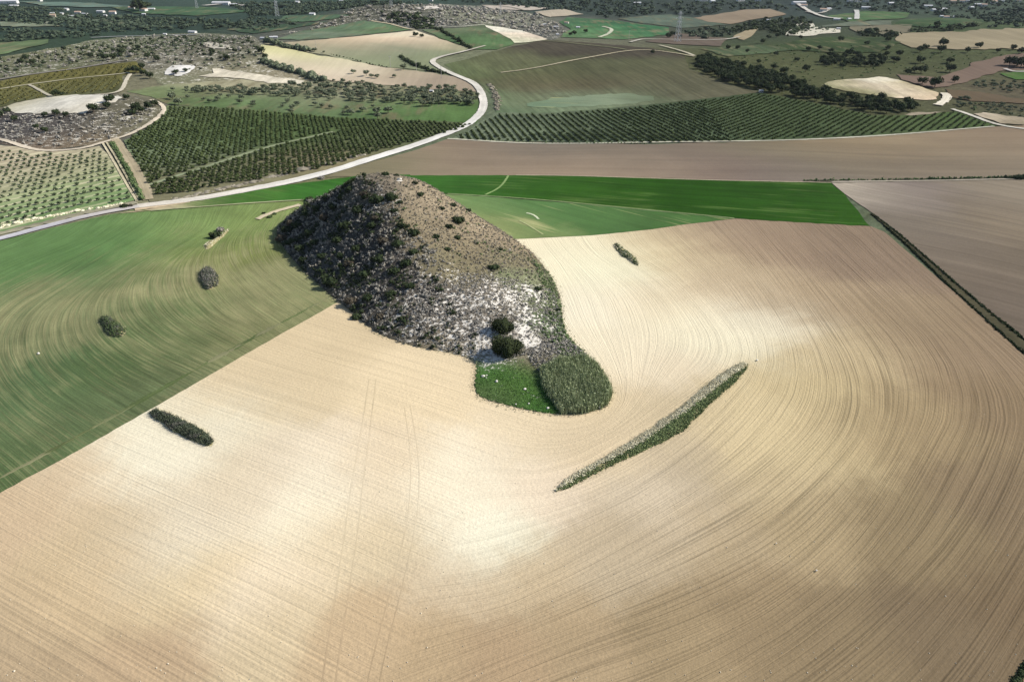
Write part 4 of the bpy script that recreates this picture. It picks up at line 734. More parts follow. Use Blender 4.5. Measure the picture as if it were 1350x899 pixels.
for px, py, r_, l in ((497, 267, 3.8, 'dark spreading bush left of the rock outcrop below the summit'), (516, 263, 3.4, 'dark bush on the rock outcrop just below the summit'), (651, 355, 2.6, 'dark oval bush in the dry grass above the white rocks'), (604, 293, 3.3, 'dark bush in the middle of the dry right slope'),
                 (592, 300, 1.8, 'small bush low left of the dark bush on the dry slope'), (554, 258, 1.8, 'small bush on the upper dry slope right of the summit'), (597, 272, 1.7, 'bush on the skyline halfway down the right slope'), (617, 279, 1.6, 'small bush on the lower skyline of the right slope'), (582, 276, 1.5, 'small grey bush just left of the skyline bush'),
                 (547, 243, 1.6, 'low bush near the summit right of the white stone'), (508, 232, 2.0, 'flat dark bush on the very summit of the hill'), (523, 233, 1.4, 'small grey bush behind the white stone on the summit'), (709, 383, 1.7, 'lone dark bush on the right flank in white rock'), (575, 314, 1.8, 'green bush in dry grass mid slope'),
                 (603, 315, 1.6, 'small bush beneath the dark bush of the dry slope'), (473, 280, 3.4, 'dark bush under the summit on the shaded side'), (455, 300, 3.4, 'black shaded bush high on the left flank'), (660, 330, 1.2, 'tiny bush at the right edge of the dry slope'), (735, 410, 1.3, 'tiny bush at the green right foot of the hill'),
                 (527, 268, 1.4, 'small bush right of the rock outcrop'), (590, 330, 1.5, 'small dark bush low on the dry slope'), (545, 310, 3.0, 'dark bush at the border of scrub and dry grass'), (525, 325, 3.0, 'broad dark bush in the middle of the hill')):
    bush('hill_bush', px, py, r_, r_ * .85, r_ * .95, 'dark', l, int(160 * r_), .42)
# bigger bushes of the shaded flank and its foot
k = 0
for px, py, r_ in ((372, 318, 3.4), (378, 306, 3.2), (385, 322, 3.2), (392, 300, 3.0), (396, 330, 2.8), (384, 297, 2.8), (405, 285, 2.8), (418, 277, 2.4), (408, 265, 2.6), (410, 310, 3.0), (428, 290, 3.2), (440, 275, 2.6), (430, 262, 2.0), (450, 262, 2.4), (462, 252, 2.2), (480, 258, 2.2), (445, 320, 2.8), (436, 375, 3.6), (430, 368, 2.4), (470, 420, 2.2),
               (463, 400, 2.8), (470, 330, 2.4), (500, 345, 2.8), (520, 360, 2.4), (480, 365, 2.6), (505, 320, 2.6), (490, 300, 2.4), (535, 350, 2.6), (485, 395, 2.4), (515, 390, 2.4), (460, 350, 2.4), (425, 340, 2.4), (415, 322, 2.4), (545, 335, 2.2), (400, 345, 2.4), (500, 420, 2.0), (540, 380, 2.2), (450, 340, 2.2), (530, 300, 2.2), (520, 280, 2.0), (495, 290, 2.4)):
    bush('scrub_bush', px, py, r_, r_ * .9, r_ * 1.05, 'dark' if k % 5 else 'redscrub', 'dark evergreen bush among the grey scrub on the shaded left flank' if k > 8 else 'dark bush casting a shadow at the left foot of the hill', int(130 * r_), .45, 'evergreen bushes on the shaded flank of the hill' if k > 8 else 'dark bushes at the left foot of the hill'); k += 1
# masses of low scrub on the hill
def scat_hill(px_poly, n):
    P_ = wp(px_poly) if False else resample(W(resample(px_poly, 6, True), H), 2, True); lo = P_.min(0); hi = P_.max(0); q = rng.uniform(lo, hi, (n, 2)); return q[inside(q, P_) & inside(q, HILLO)]
def mass(name, P_, r_, hgt, nl, size, mat, label, core=.5, jr=.32, rk_=.8, clus=None):
    if clus: P_ = P_[(np.sin(P_[:, 0] / 3.9 + P_[:, 1] / 8 + 2 * np.sin(P_[:, 1] / 9)) * np.sin(P_[:, 1] / 4.6 - P_[:, 0] / 7) * clus[0] + clus[1]) > rng.uniform(0, 1, len(P_))]
    P_ = P_[blobs(P_, ROCK) * rk_ < rng.uniform(0, 1, len(P_))]
    s_ = np.exp(rng.normal(0, jr, len(P_))) * .8; z_ = H(P_[:, 0], P_[:, 1]) + .25
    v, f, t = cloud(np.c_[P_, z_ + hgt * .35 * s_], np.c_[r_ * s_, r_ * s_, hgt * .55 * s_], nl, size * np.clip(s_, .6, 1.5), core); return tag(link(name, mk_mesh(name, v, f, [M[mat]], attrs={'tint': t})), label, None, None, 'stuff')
DARKP = [(366, 303), (405, 262), (440, 245), (478, 232), (505, 246), (520, 275), (560, 320), (590, 350), (580, 375), (600, 400), (640, 430), (625, 470), (570, 461), (520, 450), (470, 418), (430, 385), (390, 347), (372, 325)]
TANP = [(485, 231), (540, 234), (600, 268), (640, 295), (695, 328), (735, 385), (742, 425), (700, 400), (650, 370), (600, 350), (560, 320), (520, 270)]
ROCKP = [(560, 370), (620, 360), (680, 370), (730, 385), (742, 425), (745, 440), (720, 465), (690, 470), (640, 474), (600, 466), (560, 455), (540, 420)]
mass('grey_scrub', scat_hill(DARKP, 15000), .75, 1.25, 20, .30, 'scrub', 'dense grey leafless scrub covering the shaded left half of the hill', clus=(-.8, .75))
mass('evergreen_scrub', scat_hill(DARKP, 8500), 1.0, 1.5, 22, .36, 'dark', 'dark green scrub mixed into the grey on the left half', clus=(1.3, .42))
qh = rng.uniform(HILLO.min(0), HILLO.max(0), (26000, 2)); qh = qh[inside(qh, HILLO)]
for pp_ in (DARKP, ROCKP): qh = qh[~inside(qh, resample(W(resample(pp_, 6, True), H), 2, True))]
qh = qh[qh[:, 1] > 225]
mass('dry_grass', qh, .42, .6, 9, .24, 'dryscrub', 'tan dry grass tufts on the sunlit right slope of the hill', .6)
mass('low_scrub', scat_hill(TANP, 800), .7, .9, 14, .35, 'greenscrub', 'low green scrub dotting the dry right slope')
mass('rock_scrub', scat_hill(ROCKP, 9000), .42, .6, 10, .24, 'scrub', 'small grey shrubs scattered over the white rocks', rk_=.72)
mass('foot_scrub', scat_hill([(700, 340), (735, 370), (744, 430), (775, 470), (745, 475), (715, 440), (725, 400)], 1600), .7, .8, 12, .3, 'greenscrub', 'green low scrub along the right foot of the hill')
mass('foot_scrub', scat_hill([(695, 462), (740, 440), (775, 470), (750, 490), (712, 492), (700, 480)], 1500), .6, .8, 12, .3, 'scrub', 'grey scrub between the rocks and the reeds')
# reeds
RP = [(712, 488), (740, 476), (772, 472), (790, 488), (802, 505), (807, 518), (803, 532), (790, 541), (765, 545), (740, 546), (725, 527), (714, 508)]
q = scat_hill(RP, 20000); q = q + rng.normal(0, .3, q.shape); RPw = resample(W(resample(RP, 6, True), H), 1, True); de = np.sqrt(((q[:, None] - RPw[None]) ** 2).sum(2)).min(1)
hh_ = (2.7 + .5 * np.clip(de / 1.6, 0, 1)) * (.82 + .16 * np.sin(q[:, 0] / 2.1 + 1) * np.sin(q[:, 1] / 2.7) + rng.uniform(0, .25, len(q)))
b_ = np.c_[q, H(q[:, 0], q[:, 1])]; v, f, t = join([blades(b_, hh_, .2, .09), cloud((b_ + np.c_[0 * q, hh_ * .5])[::22], np.c_[hh_ * .12 + .1, hh_ * .12 + .1, hh_ * .34][::22], 7, .34, .6)])
tag(link('reeds', mk_mesh('reeds', v, f, [M['reed']], attrs={'tint': t})), 'tall dense stand of green reeds at the tail of the hill', None, None, 'stuff')
GP = [(630, 478), (690, 474), (712, 500), (722, 527), (736, 545), (705, 542), (670, 534), (632, 522), (627, 508)]
q = scat_hill(GP, 6000); b_ = np.c_[q, H(q[:, 0], q[:, 1]) + .2]; v, f, t = blades(b_, .35, .22, .5); t = np.clip(t * .5 + .25 + .5 * np.sin(q[:, 0] / 2.3) * np.sin(q[:, 1] / 1.9 + q[:, 0] / 4), 0, 1)
tag(link('grass', mk_mesh('grass', v, f, [M['grass']], attrs={'tint': t})), 'bright green grass on the hollow at the foot of the hill', None, None, 'stuff')
M['stone'] = plain_mat('limestone', (240, 234, 222), var=.15)
def stone(px, py, r_, label, surf=H, group=None):
    q = W([(px, py)], surf)[0]; v = IV * rng.uniform(.75, 1.2, (12, 1)) * [r_, r_ * .8, r_ * .65]; o_ = link('white_stone', mk_mesh('white_stone', v, IF, [M['stone']])); o_.location = (q[0], q[1], float(surf(q[0:1], q[1:2])[0]) + .3 + r_ * .15); o_.rotation_euler[2] = random.uniform(0, 3); tag(o_, label, 'stone', group)
for px, py, r_, l in ((637, 497, .75, 'biggest white stone in the green grass near its left edge'), (655, 504, .65, 'second white stone right of the biggest in the green grass'), (692, 514, .5, 'small white stone by the shadow of the reeds'), (680, 534, .35, 'small pale stone low in the green grass'), (697, 533, .35, 'tiny stone near the lower rim of the grass'), (722, 539, .6, 'white stone at the bottom rim beside the reeds'),
                 (790, 538, .6, 'pale stone at the lower right rim of the reeds'), (641, 499, .3, 'tiny white stone beside the biggest one'), (527, 238, 1.25, 'white boulder on the summit of the hill'), (672, 330, .5, 'small white stone on the right edge of the dry slope')): stone(px, py, r_, l)
for px, py, r_, l in ((51, 467, .55, 'white stone lying in the striped green field'), (1076, 753, .3, 'small white stone in the lower ploughed field'), (998, 476, .45, 'stone just past the upper end of the long grassy bank'), (1023, 717, .2, 'tiny white stone in the furrows above the other')): stone(px, py, r_, l)
# ragged grassy fringe round the foot of the hill
qe = HILLO[rng.integers(0, len(HILLO), 5200)] + rng.normal(0, .55, (5200, 2)) + rng.normal(0, .5, (5200, 1)); b_ = np.c_[qe, g(qe[:, 0], qe[:, 1])]
v, f, t = join([blades(b_, .55, .2, .5), cloud(b_[::5], np.full((len(b_[::5]), 3), .38), 8, .25, .5)]); M['fringe'] = leaf_mat('fringe_grass', (.10, .11, .05), (.42, .38, .25))
tag(link('fringe_grass', mk_mesh('fringe_grass', v, f, [M['fringe']], attrs={'tint': t})), 'dry weedy fringe between the foot of the hill and the soil', None, None, 'stuff')
# clods
q = W(np.c_[rng.uniform(0, 1350, 420), 900 - 380 * rng.uniform(0, 1, 420) ** 1.6]); q = q[~inside(q, HILLO)]; pl = inside(q, wp([(445, 402), (0, 652), (-200, 1000), (1500, 1000), (1350, 470), (1148, 305), (968, 295), (690, 320)])); q = q[pl]
v, f, t = cloud(np.c_[q, g(q[:, 0], q[:, 1]) + .1], np.full((len(q), 3), .09) * np.exp(rng.normal(0, .3, (len(q), 1))), 1, .1, 1.0); M['clod'] = plain_mat('soil_clods', (232, 220, 196), var=.1)
tag(link('soil_clods', mk_mesh('soil_clods', v, f, [M['clod']], attrs={'tint': t})), None, None, None, 'stuff')

# ------------------------------------------------------------------ overgrown banks left in the fields
M['bankgreen'] = leaf_mat('bank_grass', L_(.06, .085, .035), L_(.24, .29, .13))
M['bramble'] = leaf_mat('bramble_leaves', L_(.025, .036, .02), L_(.13, .15, .10), (.12, .115, .10))
M['bank'] = plain_mat('bank_earth', (168, 160, 118), var=.3, scale=.8)
def bank(px, hgt, label, mats, dens=3.0, th_=.55, size=.26, cat='bank', name='grassy_bank', split=None, rr_=.38):
    Pp = resample(smooth(W(px), 2, True), .8, True); c_ = Pp.mean(0); n_ = len(Pp); k_ = np.arange(n_)
    out_ = (Pp - c_) / (np.hypot(*(Pp - c_).T)[:, None] + .01); Pp = Pp + out_ * (.22 * np.sin(k_ / 2.3) + .2 * np.sin(k_ / 5.1 + 1) + rng.normal(0, .12, n_))[:, None]; lo, hi = Pp.min(0), Pp.max(0)
    X_, Y_ = np.meshgrid(np.arange(lo[0], hi[0], .8), np.arange(lo[1], hi[1], .8)); Q = np.stack([X_.ravel(), Y_.ravel()], 1); Q = Q[inside(Q, Pp)]
    dist = lambda A: np.sqrt(((A[:, None] - Pp[None]) ** 2).sum(2)).min(1)
    Q = Q[dist(Q) > .35]; V_, F_ = cdt(Pp, Q); d_ = dist(V_); base = float(g(c_[0:1], c_[1:2])[0]); dm = d_.max()
    hf = lambda d: hgt * (1 - (1 - np.clip(d / dm, 0, 1)) ** 2)
    root = empty(name, (c_[0], c_[1], base)); tag(root, label, cat)
    link('earth', mk_mesh('bank_earth', np.c_[V_ - c_, g(V_[:, 0], V_[:, 1]) + hf(d_) - base + .05], F_, [M['bank']], sm=True), root)
    area = (hi[0] - lo[0]) * (hi[1] - lo[1]); S = rng.uniform(lo, hi, (int(area * dens), 2)); S = S[inside(S, Pp)]; ds = dist(S); zz = g(S[:, 0], S[:, 1]) + hf(ds) - base
    if split is None: grp = rng.integers(0, len(mats), len(S))
    else: s0 = split(S) + rng.normal(0, .22, len(S)); grp = np.where(s0 > 0, 0, 1)
    for gi, (mt, nm, hh_) in enumerate(mats):
        k_ = grp == gi
        if not k_.any(): continue
        C = np.c_[S[k_] - c_, zz[k_] + hh_ * .25]; s_ = np.exp(rng.normal(0, .42, k_.sum()))[:, None] * (.45 + .55 * np.clip(ds[k_] / 1.4, 0, 1))[:, None] * (.8 + .4 * np.sin(S[k_, 0] / 1.7) * np.sin(S[k_, 1] / 1.9))[:, None]
        cl = cloud(C, np.array([[rr_, rr_, hh_ * .5]]) * s_, 11, size, .42); bl = blades(np.repeat(C - [0, 0, hh_ * .3], 2, 0) + rng.normal(0, .25, (2 * k_.sum(), 3)) * [1, 1, .2], hh_ * 1.4, .14, .3)
        v, f, t = join([cl, bl]); link(nm, mk_mesh(nm, v, f, [M[mt]], attrs={'tint': t}), root)
    fq = Pp[rng.integers(0, len(Pp), len(Pp) * 5)]; fq = fq + rng.normal(0, .45, fq.shape)
    v, f, t = blades(np.c_[fq - c_, g(fq[:, 0], fq[:, 1]) - base], .4, .16, .6); tag(link('grass_fringe', mk_mesh('grass_fringe', v, f, [M['fringe']], attrs={'tint': t}), root), kind='stuff')
    return root
LB = [(731, 648), (750, 629), (800, 602), (850, 570), (895, 540), (925, 513), (955, 490), (980, 477), (987, 480), (982, 490), (968, 507), (945, 524), (920, 550), (902, 566), (886, 577), (860, 590), (825, 605), (790, 622), (760, 638), (740, 647)]
mid = W([(731, 648), (775, 622), (840, 588), (905, 543), (950, 508), (986, 481)])
def spl(S): return (S[:, 1] - np.interp(S[:, 0], mid[:, 0], mid[:, 1] - .4)) / 1.6
bank(LB, .8, 'long narrow bank of straw and green grass running up through the ploughed field', [('straw', 'dry_grass', .5), ('bankgreen', 'green_grass', .5)], 11, split=spl)
LB2 = [(196, 546), (206, 539), (225, 546), (250, 558), (272, 570), (282, 581), (280, 590), (265, 586), (240, 575), (215, 560)]
mid2 = W([(196, 540), (225, 546), (255, 561), (283, 578)])
bank(LB2, 1.0, 'short dark overgrown bank at the edge between green and ploughed field', [('straw', 'dry_grass', .6), ('bramble', 'brambles', .9)], 9, split=lambda S: (S[:, 1] - np.interp(S[:, 0], mid2[:, 0], mid2[:, 1])) / 1.2 + .35)
bank([(264, 358), (278, 354), (287, 362), (289, 374), (279, 383), (270, 381), (265, 370)], 1.6, 'small oval thicket in the striped field nearest the hill', [('bramble', 'brambles', 1.4), ('scrub', 'grey_scrub', 1.3)], 3.5, cat='thicket', name='thicket', rr_=.55, size=.35)
bank([(131, 420), (142, 418), (158, 428), (167, 437), (162, 443), (148, 445), (138, 436)], 1.3, 'lower teardrop thicket alone in the striped field', [('greenscrub', 'brambles', 1.0), ('bramble', 'dark_brambles', 1.0)], 4.5, cat='thicket', name='thicket', rr_=.45)
bank([(808, 322), (816, 323), (826, 332), (836, 338), (843, 352), (838, 350), (826, 342), (814, 333)], 1.0, 'small stony thicket in the far part of the pale field', [('greenscrub', 'brambles', .9), ('straw', 'dry_grass', .6)], 3, cat='thicket', name='thicket')
bush('round_bush', 284, 314, 3.0, 2.2, 3.4, 'dark', 'dark bush casting a long shadow beside the chalky scar', 500, .5)
bush('round_bush', 291, 305, 2.2, 2.0, 2.4, 'scrub', 'greyish bush just behind the dark one by the scar', 300, .45)
bank([(268, 322), (285, 315), (296, 306), (302, 300), (300, 308), (286, 320), (272, 332)], .9, 'chalky grass scar running beside the dark bush', [('straw', 'dry_grass', .3)], .8, name='chalk_scar', cat='bank')
for px, py, r_, m_, l in ((408, 266, 2.2, 'scrub', 'grey bush at the left end of the chalky track by the hill'), (362, 283, 1.2, 'greenscrub', 'small bush on the chalky track left of the hill'), (356, 287, 1.4, 'greenscrub', 'small olive bush at the outer end of the chalky track'), (164, 274, 2.6, 'bushgreen', 'single round bush beside the road junction'), (172, 273, 1.8, 'redscrub', 'low reddish bush next to the round one at the junction'),
                     (348, 282, 1.0, 'dark', 'tiny dark bush near the chalky track'), (424, 236, 2.0, 'scrub', 'low scrub clump beside the white road behind the hill')):
    bush('field_bush', px, py, r_, r_ * .85, r_ * .95, m_, l, int(170 * r_), .42)
# the ditch with hedges on the right
def line_mass(name, pts, wid, hgt, sp_, mat, label, nl=14, size=.5, kind='thing', cat='hedge', gap=0):
    P_ = resample(smooth(W(pts), 1), sp_); wv = np.interp(np.linspace(0, 1, len(P_)), np.linspace(0, 1, len(wid)), wid)
    dd = np.gradient(P_, axis=0); nn = np.stack([-dd[:, 1], dd[:, 0]], 1) / np.hypot(dd[:, 0], dd[:, 1])[:, None]; out = []
    for j in range(3): out.append(P_ + nn * (rng.uniform(-.5, .5, len(P_)) * wv)[:, None] + rng.normal(0, .2, P_.shape))
    Q = np.vstack(out); Q = Q[rng.uniform(0, 1, len(Q)) > gap]; s_ = np.exp(rng.normal(0, .3, len(Q))); c_ = P_[len(P_) // 2]; base = float(g(c_[0:1], c_[1:2])[0])
    rw = np.clip(wv.mean() * .4, .25, 3)
    v, f, t = cloud(np.c_[Q - c_, g(Q[:, 0], Q[:, 1]) + hgt * .4 * s_ - base], np.c_[rw * s_, rw * s_, hgt * .55 * s_], nl, size, .78)
    o_ = link(name, mk_mesh(name, v, f, [M[mat]], attrs={'tint': t})); o_.location = (c_[0], c_[1], base); tag(o_, label, cat if kind == 'thing' else None, None, 'stuff' if kind == 'stuff' else None); return o_
ribbon('ditch', [(1150, 283), (1180, 306), (1215, 338), (1255, 376), (1300, 415), (1350, 458), (1500, 590)], [1.6, 2.4, 3.2, 4.5, 6], M['bare'], [(1250, 370, (84, 80, 60))], 4, edge=.2)
line_mass('hedge', [(1150, 283), (1180, 305), (1215, 335), (1258, 373), (1300, 409), (1350, 448), (1500, 570)], [.2, .35, .6, 1.2, 2], .6, .5, 'dark', 'dark low hedge on the far side of the field ditch', 16, .45)
line_mass('hedge', [(1166, 298), (1190, 318), (1225, 352), (1262, 388), (1302, 424), (1350, 467), (1500, 600)], [.15, .25, .35, .6, 1.0], .5, .45, 'dark', 'thin dark hedge on the near side of the field ditch', 12, .4)
line_mass('hedge', [(1330, 912), (1343, 893), (1357, 876), (1425, 800)], [.8, 1, 2], .7, .5, 'dark', 'dark green hedge just reaching into the bottom right corner', 16, .35)
line_mass('hedge', [(1060, 239), (1100, 239), (1150, 238), (1250, 236.5), (1350, 234), (1500, 231)], [1.0, 1.0, 1.3, 2], 1.2, 1.4, 'greenscrub', 'thin green hedge between the brown band and the grey field', 10, .6, gap=.35)
line_mass('hedge', [(1326, 236), (1350, 237), (1400, 236)], [2, 3, 3], 2.2, 1.4, 'dark', 'short dark hedge at the right end of the field boundary', 14, .7)
line_mass('hedge', [(148, 190), (158, 206), (170, 228), (180, 250), (187, 264)], [2.4, 2.2, 2.0], 1.6, 1.6, 'greenscrub', 'dark hedge between the two tracks beside the young orchard', 14, .6)
line_mass('hedge', [(574, 39), (590, 47), (605, 56), (622, 66)], [5, 5, 5], 3.5, 7, 'dark', 'hedge between the far green field and the stubble', 12, 1.6, gap=.3)
line_mass('hedge', [(528, 76), (538, 83), (552, 89), (566, 94), (585, 98)], [3, 5, 6], 3, 4, 'dark', 'hedge running from the stubble slope down to the road bend', 12, 1.3, gap=.15)
line_mass('hedge', [(350, 55), (370, 61), (390, 65), (408, 68)], [7, 7, 7], 4.5, 5, 'olive', 'grey green hedge along the top of the cream slope', 14, 1.6)
line_mass('hedge', [(436, 73), (470, 80), (510, 90)], [1.5, 1.5], 1.6, 6, 'dark', 'thin broken hedge across the stubble slope', 10, 1.0, gap=.5)
line_mass('hedge', [(645, 112), (652, 122), (656, 134), (654, 146)], [3, 5, 4], 1.1, 4, 'dryscrub', 'brown scrub strip right of the white road', 14, .9)
line_mass('hedge', [(640, 186), (700, 189), (780, 190), (850, 190)], [1, 1], .9, 2.5, 'greenscrub', 'low green margin below the long orchard', 10, .6, gap=.3)
line_mass('hedge', [(-60, 318), (0, 300), (60, 287), (120, 276), (160, 270)], [3, 3, 3], .9, 1.6, 'straw', 'straw coloured verge plants above the asphalt road', 10, .5, gap=.4)
line_mass('hedge', [(230, 264), (300, 248), (370, 232), (440, 214), (480, 205)], [4, 5, 5, 3], .8, 1.8, 'dryscrub', 'dry brown verge between the citrus orchard and the white road', 10, .5, gap=.4)

# ------------------------------------------------------------------ right-hand woodland belts and trees
def belt(pts_poly, sp_, s0, s1, name, label, group, cap=200, kind='dark'):
    for q in scatter(pts_poly, sp_)[:cap]: put_tree(0, 0, random.uniform(s0, s1), kind, name, label, group, wpos=q)
belt([(908, 84), (925, 76), (960, 84), (1000, 94), (1040, 106), (1078, 124), (1074, 132), (1040, 128), (1000, 121), (960, 110), (925, 96)], 8.3, .65, 1.05, 'belt_tree', 'dark evergreen tree in the belt running down beside the brown slope', 'trees of the dark belt beside the brown slope', 150)
belt([(1060, 124), (1090, 122), (1140, 130), (1180, 136), (1215, 144), (1205, 152), (1160, 151), (1120, 146), (1075, 136)], 8.5, .6, .95, 'belt_tree', 'dark evergreen tree in the belt along the top of the long orchard', 'trees of the belt above the long orchard', 120)
for px, py, s in ((1062, 95, .9), (1086, 82, 1.0), (1096, 86, 1.1), (1105, 84, .9), (1110, 90, .8), (1115, 86, 1.0), (1128, 84, .9), (1140, 88, .8), (1020, 92, .8), (1033, 98, 1.0), (1022, 74, .7), (1108, 55, .9), (1142, 60, .8), (1150, 78, .9), (1160, 80, .8), (1168, 75, .8), (1185, 75, 1.0), (1178, 82, .9),
              (1213, 84, 1.0), (1220, 66, .9), (1212, 69, .9), (1243, 62, 1.3), (1240, 70, 1.1), (1275, 70, .8), (1289, 64, 1.0), (1252, 84, 1.0), (1252, 96, 1.2), (1214, 97, 1.2), (1205, 96, .9), (1196, 98, .8), (1215, 112, 1.0), (1232, 116, 1.3), (1258, 110, .8), (1330, 88, 1.4), (1345, 90, 1.5), (1340, 88, 1.3), (1360, 90, 1.5),
              (1345, 72, 1.0), (1335, 67, .9), (1315, 70, .7), (1050, 82, .7), (1000, 84, .6), (960, 66, .7), (972, 66, .7), (985, 70, .6), (1005, 58, .8), (1025, 50, .9), (1013, 52, .8), (1170, 56, .9), (1055, 52, .7), (1170, 66, .7), (1130, 74, .7), (860, 72, .6), (881, 51, 1.0), (887, 48, 1.0), (922, 42, .8), (930, 40, .8), (955, 42, .7), (1010, 27, .8),
              (757, 47, .9), (772, 44, .8), (752, 48, .7), (1065, 68, .8), (1080, 66, .7), (1095, 70, .7)):
    put_tree(px, py, s, 'dark', 'round_tree', 'dark round evergreen tree scattered over the green slopes at the upper right', 'evergreen trees scattered over the upper right slopes')
belt([(1075, 76), (1120, 72), (1180, 78), (1190, 84), (1130, 92), (1080, 88)], 14, .6, 1.0, 'grove_tree', 'dark tree in the long grove across the green slope', 'trees of the grove across the green slope', 60)
belt([(1275, 112), (1300, 103), (1330, 101), (1400, 104), (1400, 124), (1340, 124), (1300, 120)], 9, .5, .75, 'grove_tree', 'grey green tree in the small orchard at the right edge', 'trees of the small orchard at the right edge', 70, 'olive')
belt([(1255, 128), (1300, 136), (1350, 143), (1400, 148), (1400, 160), (1340, 156), (1290, 146), (1258, 140)], 8, .4, .75, 'grove_tree', 'bushy tree in the scrub above the right end of the track', 'bushy trees above the right end of the track', 70, 'olive')
for px, py, s in ((74, 128, 1.1), (82, 127, .7), (124, 149, 1.25), (144, 136, .9), (148, 133, .8), (142, 144, .9), (180, 147, 1.1), (186, 150, 1.0), (205, 141, .9), (196, 144, .9), (168, 132, .7), (175, 152, .8), (60, 155, .7), (75, 153, .8), (88, 154, .7), (10, 150, .8), (2, 155, .8), (20, 160, .7), (60, 175, .7), (48, 170, .6)):
    put_tree(px, py, s * .8, 'dark', 'knoll_tree', 'dark bushy tree on the chalk knoll at the left', 'bushy trees on the chalk knoll')
for px, py, s in ((180, 97, 1.0), (190, 100, .8), (170, 96, .7), (188, 92, .8), (198, 104, .9), (232, 99, .8), (245, 96, .6), (150, 78, .9), (140, 80, 1.0), (120, 77, .9), (35, 80, 1.0), (28, 84, .8), (45, 86, .8), (160, 72, 1.0), (175, 74, .9), (280, 72, .8), (300, 80, .9), (310, 70, .7), (345, 72, 1.0), (350, 78, .8), (548, 49, .9), (556, 50, .7), (549, 41, .8), (183, 66, .8), (195, 78, .8), (208, 82, .8)):
    put_tree(px, py, s, 'dark', 'scrub_tree', 'dark tree rising above the grey scrub of the upper left hill', 'taller trees on the upper left scrub hill')
line_mass('tree_line', [(348, 82), (370, 90), (400, 99), (425, 108)], [8, 10, 8], 4.5, 3.5, 'olive', 'line of grey green trees along the lower stubble edge', 20, 1.2, cat='tree line')

# far masses: scrub on hills and woods on the plain
def far_mass(name, polys, sp_, r_, h_, nl, size, mat, label, drop=.2):
    A = []
    for pl_ in polys: A.append(grid_rows(wp(pl_), np.array([.8, .6]), sp_, sp_, sp_ * .4, drop))
    Q = np.vstack(A); s_ = np.exp(rng.normal(0, .35, len(Q)))
    v, f, t = cloud(np.c_[Q, g(Q[:, 0], Q[:, 1]) + h_ * .4 * s_], np.c_[r_ * s_, r_ * s_, h_ * .5 * s_], nl, size, .6); tag(link(name, mk_mesh(name, v, f, [M[mat]], attrs={'tint': t})), label, None, None, 'stuff')
M['fardark'] = leaf_mat('far_wood_leaves', (.022, .034, .022), (.075, .095, .06))
far_mass('scrub', [[(0, 78), (60, 68), (120, 56), (200, 47), (270, 46), (330, 50), (348, 62), (355, 88), (300, 92), (200, 92), (180, 80), (100, 88), (0, 103)]], 12.5, 2.5, 2.6, 12, 1.1, 'scrub', 'grey scrub over the long rocky hill at the upper left', .3)
far_mass('dark_scrub', [[(0, 80), (60, 70), (120, 60), (200, 50), (270, 48), (330, 52), (348, 62), (340, 80), (250, 84), (190, 78), (100, 84), (0, 98)]], 17, 3.2, 3.6, 14, 1.4, 'dark', 'dark evergreen scrub scattered over the upper left hill', .25)
far_mass('olive_scrub', [[(0, 80), (60, 70), (120, 60), (200, 50), (270, 48), (330, 52), (348, 62), (350, 92), (250, 94), (190, 78), (100, 84), (0, 98)]], 15, 2.4, 2.8, 14, 1.2, 'olive', 'grey green shrubs scattered over the upper left hill', .2)
far_mass('scrub', [[(0, 150), (60, 152), (130, 150), (200, 145), (200, 158), (140, 186), (60, 196), (0, 188)]], 4.2, 1.4, 1.6, 12, .8, 'scrub', 'grey scrub over the sides of the chalk knoll', .35)
far_mass('scrub', [[(345, 52), (400, 42), (440, 27), (470, 12), (520, 8), (580, 8), (640, 11), (700, 20), (735, 32), (745, 44), (722, 50), (640, 32), (556, 37), (482, 27), (420, 40)]], 12, 4.0, 4.0, 9, 2, 'scrub', 'grey scrub over the distant rocky ridge', .35)
far_mass('woodland', [[(500, 16), (540, 18), (575, 30), (570, 40), (545, 38), (515, 30)], [(1130, 44), (1180, 42), (1185, 50), (1140, 50)], [(1195, 42), (1230, 36), (1290, 34), (1260, 42), (1210, 44)], [(990, 30), (1060, 24), (1070, 34), (1040, 50), (1000, 40), (960, 44)]], 9, 4.6, 5.5, 10, 2.2, 'dark', 'dark evergreen woodland patches on the farther slopes', .25)
far_mass('woodland', [[(0, 18), (60, 18), (130, 22), (300, 28), (340, 36), (260, 40), (120, 44), (90, 38), (0, 29)], [(0, 39), (60, 42), (140, 46), (90, 52), (0, 56)], [(300, 5), (500, 2), (560, 4), (470, 10), (400, 20), (330, 22)], [(0, 10), (40, 11), (100, 13), (60, 16), (0, 16)], [(330, 24), (400, 32), (340, 42), (300, 36)]], 14, 6, 4.5, 8, 3.2, 'fardark', 'dark green orchards and woods of the distant plain at the upper left', .12)
far_mass('woodland', [[(560, 0), (760, 0), (900, 4), (1010, 4), (1060, 16), (990, 12), (915, 22), (880, 18), (800, 24), (770, 16), (700, 12), (640, 6)], [(1060, 0), (1350, 0), (1400, 8), (1300, 14), (1240, 22), (1140, 14), (1070, 12)], [(1295, 26), (1340, 16), (1400, 20), (1400, 36), (1300, 38)], [(880, 52), (920, 40), (980, 36), (960, 48), (930, 54)], [(1240, 24), (1330, 12), (1400, 14), (1380, 30), (1300, 28)]], 17, 6, 5.5, 8, 3.4, 'fardark', 'dark woods on the distant slopes at the upper right', .35)
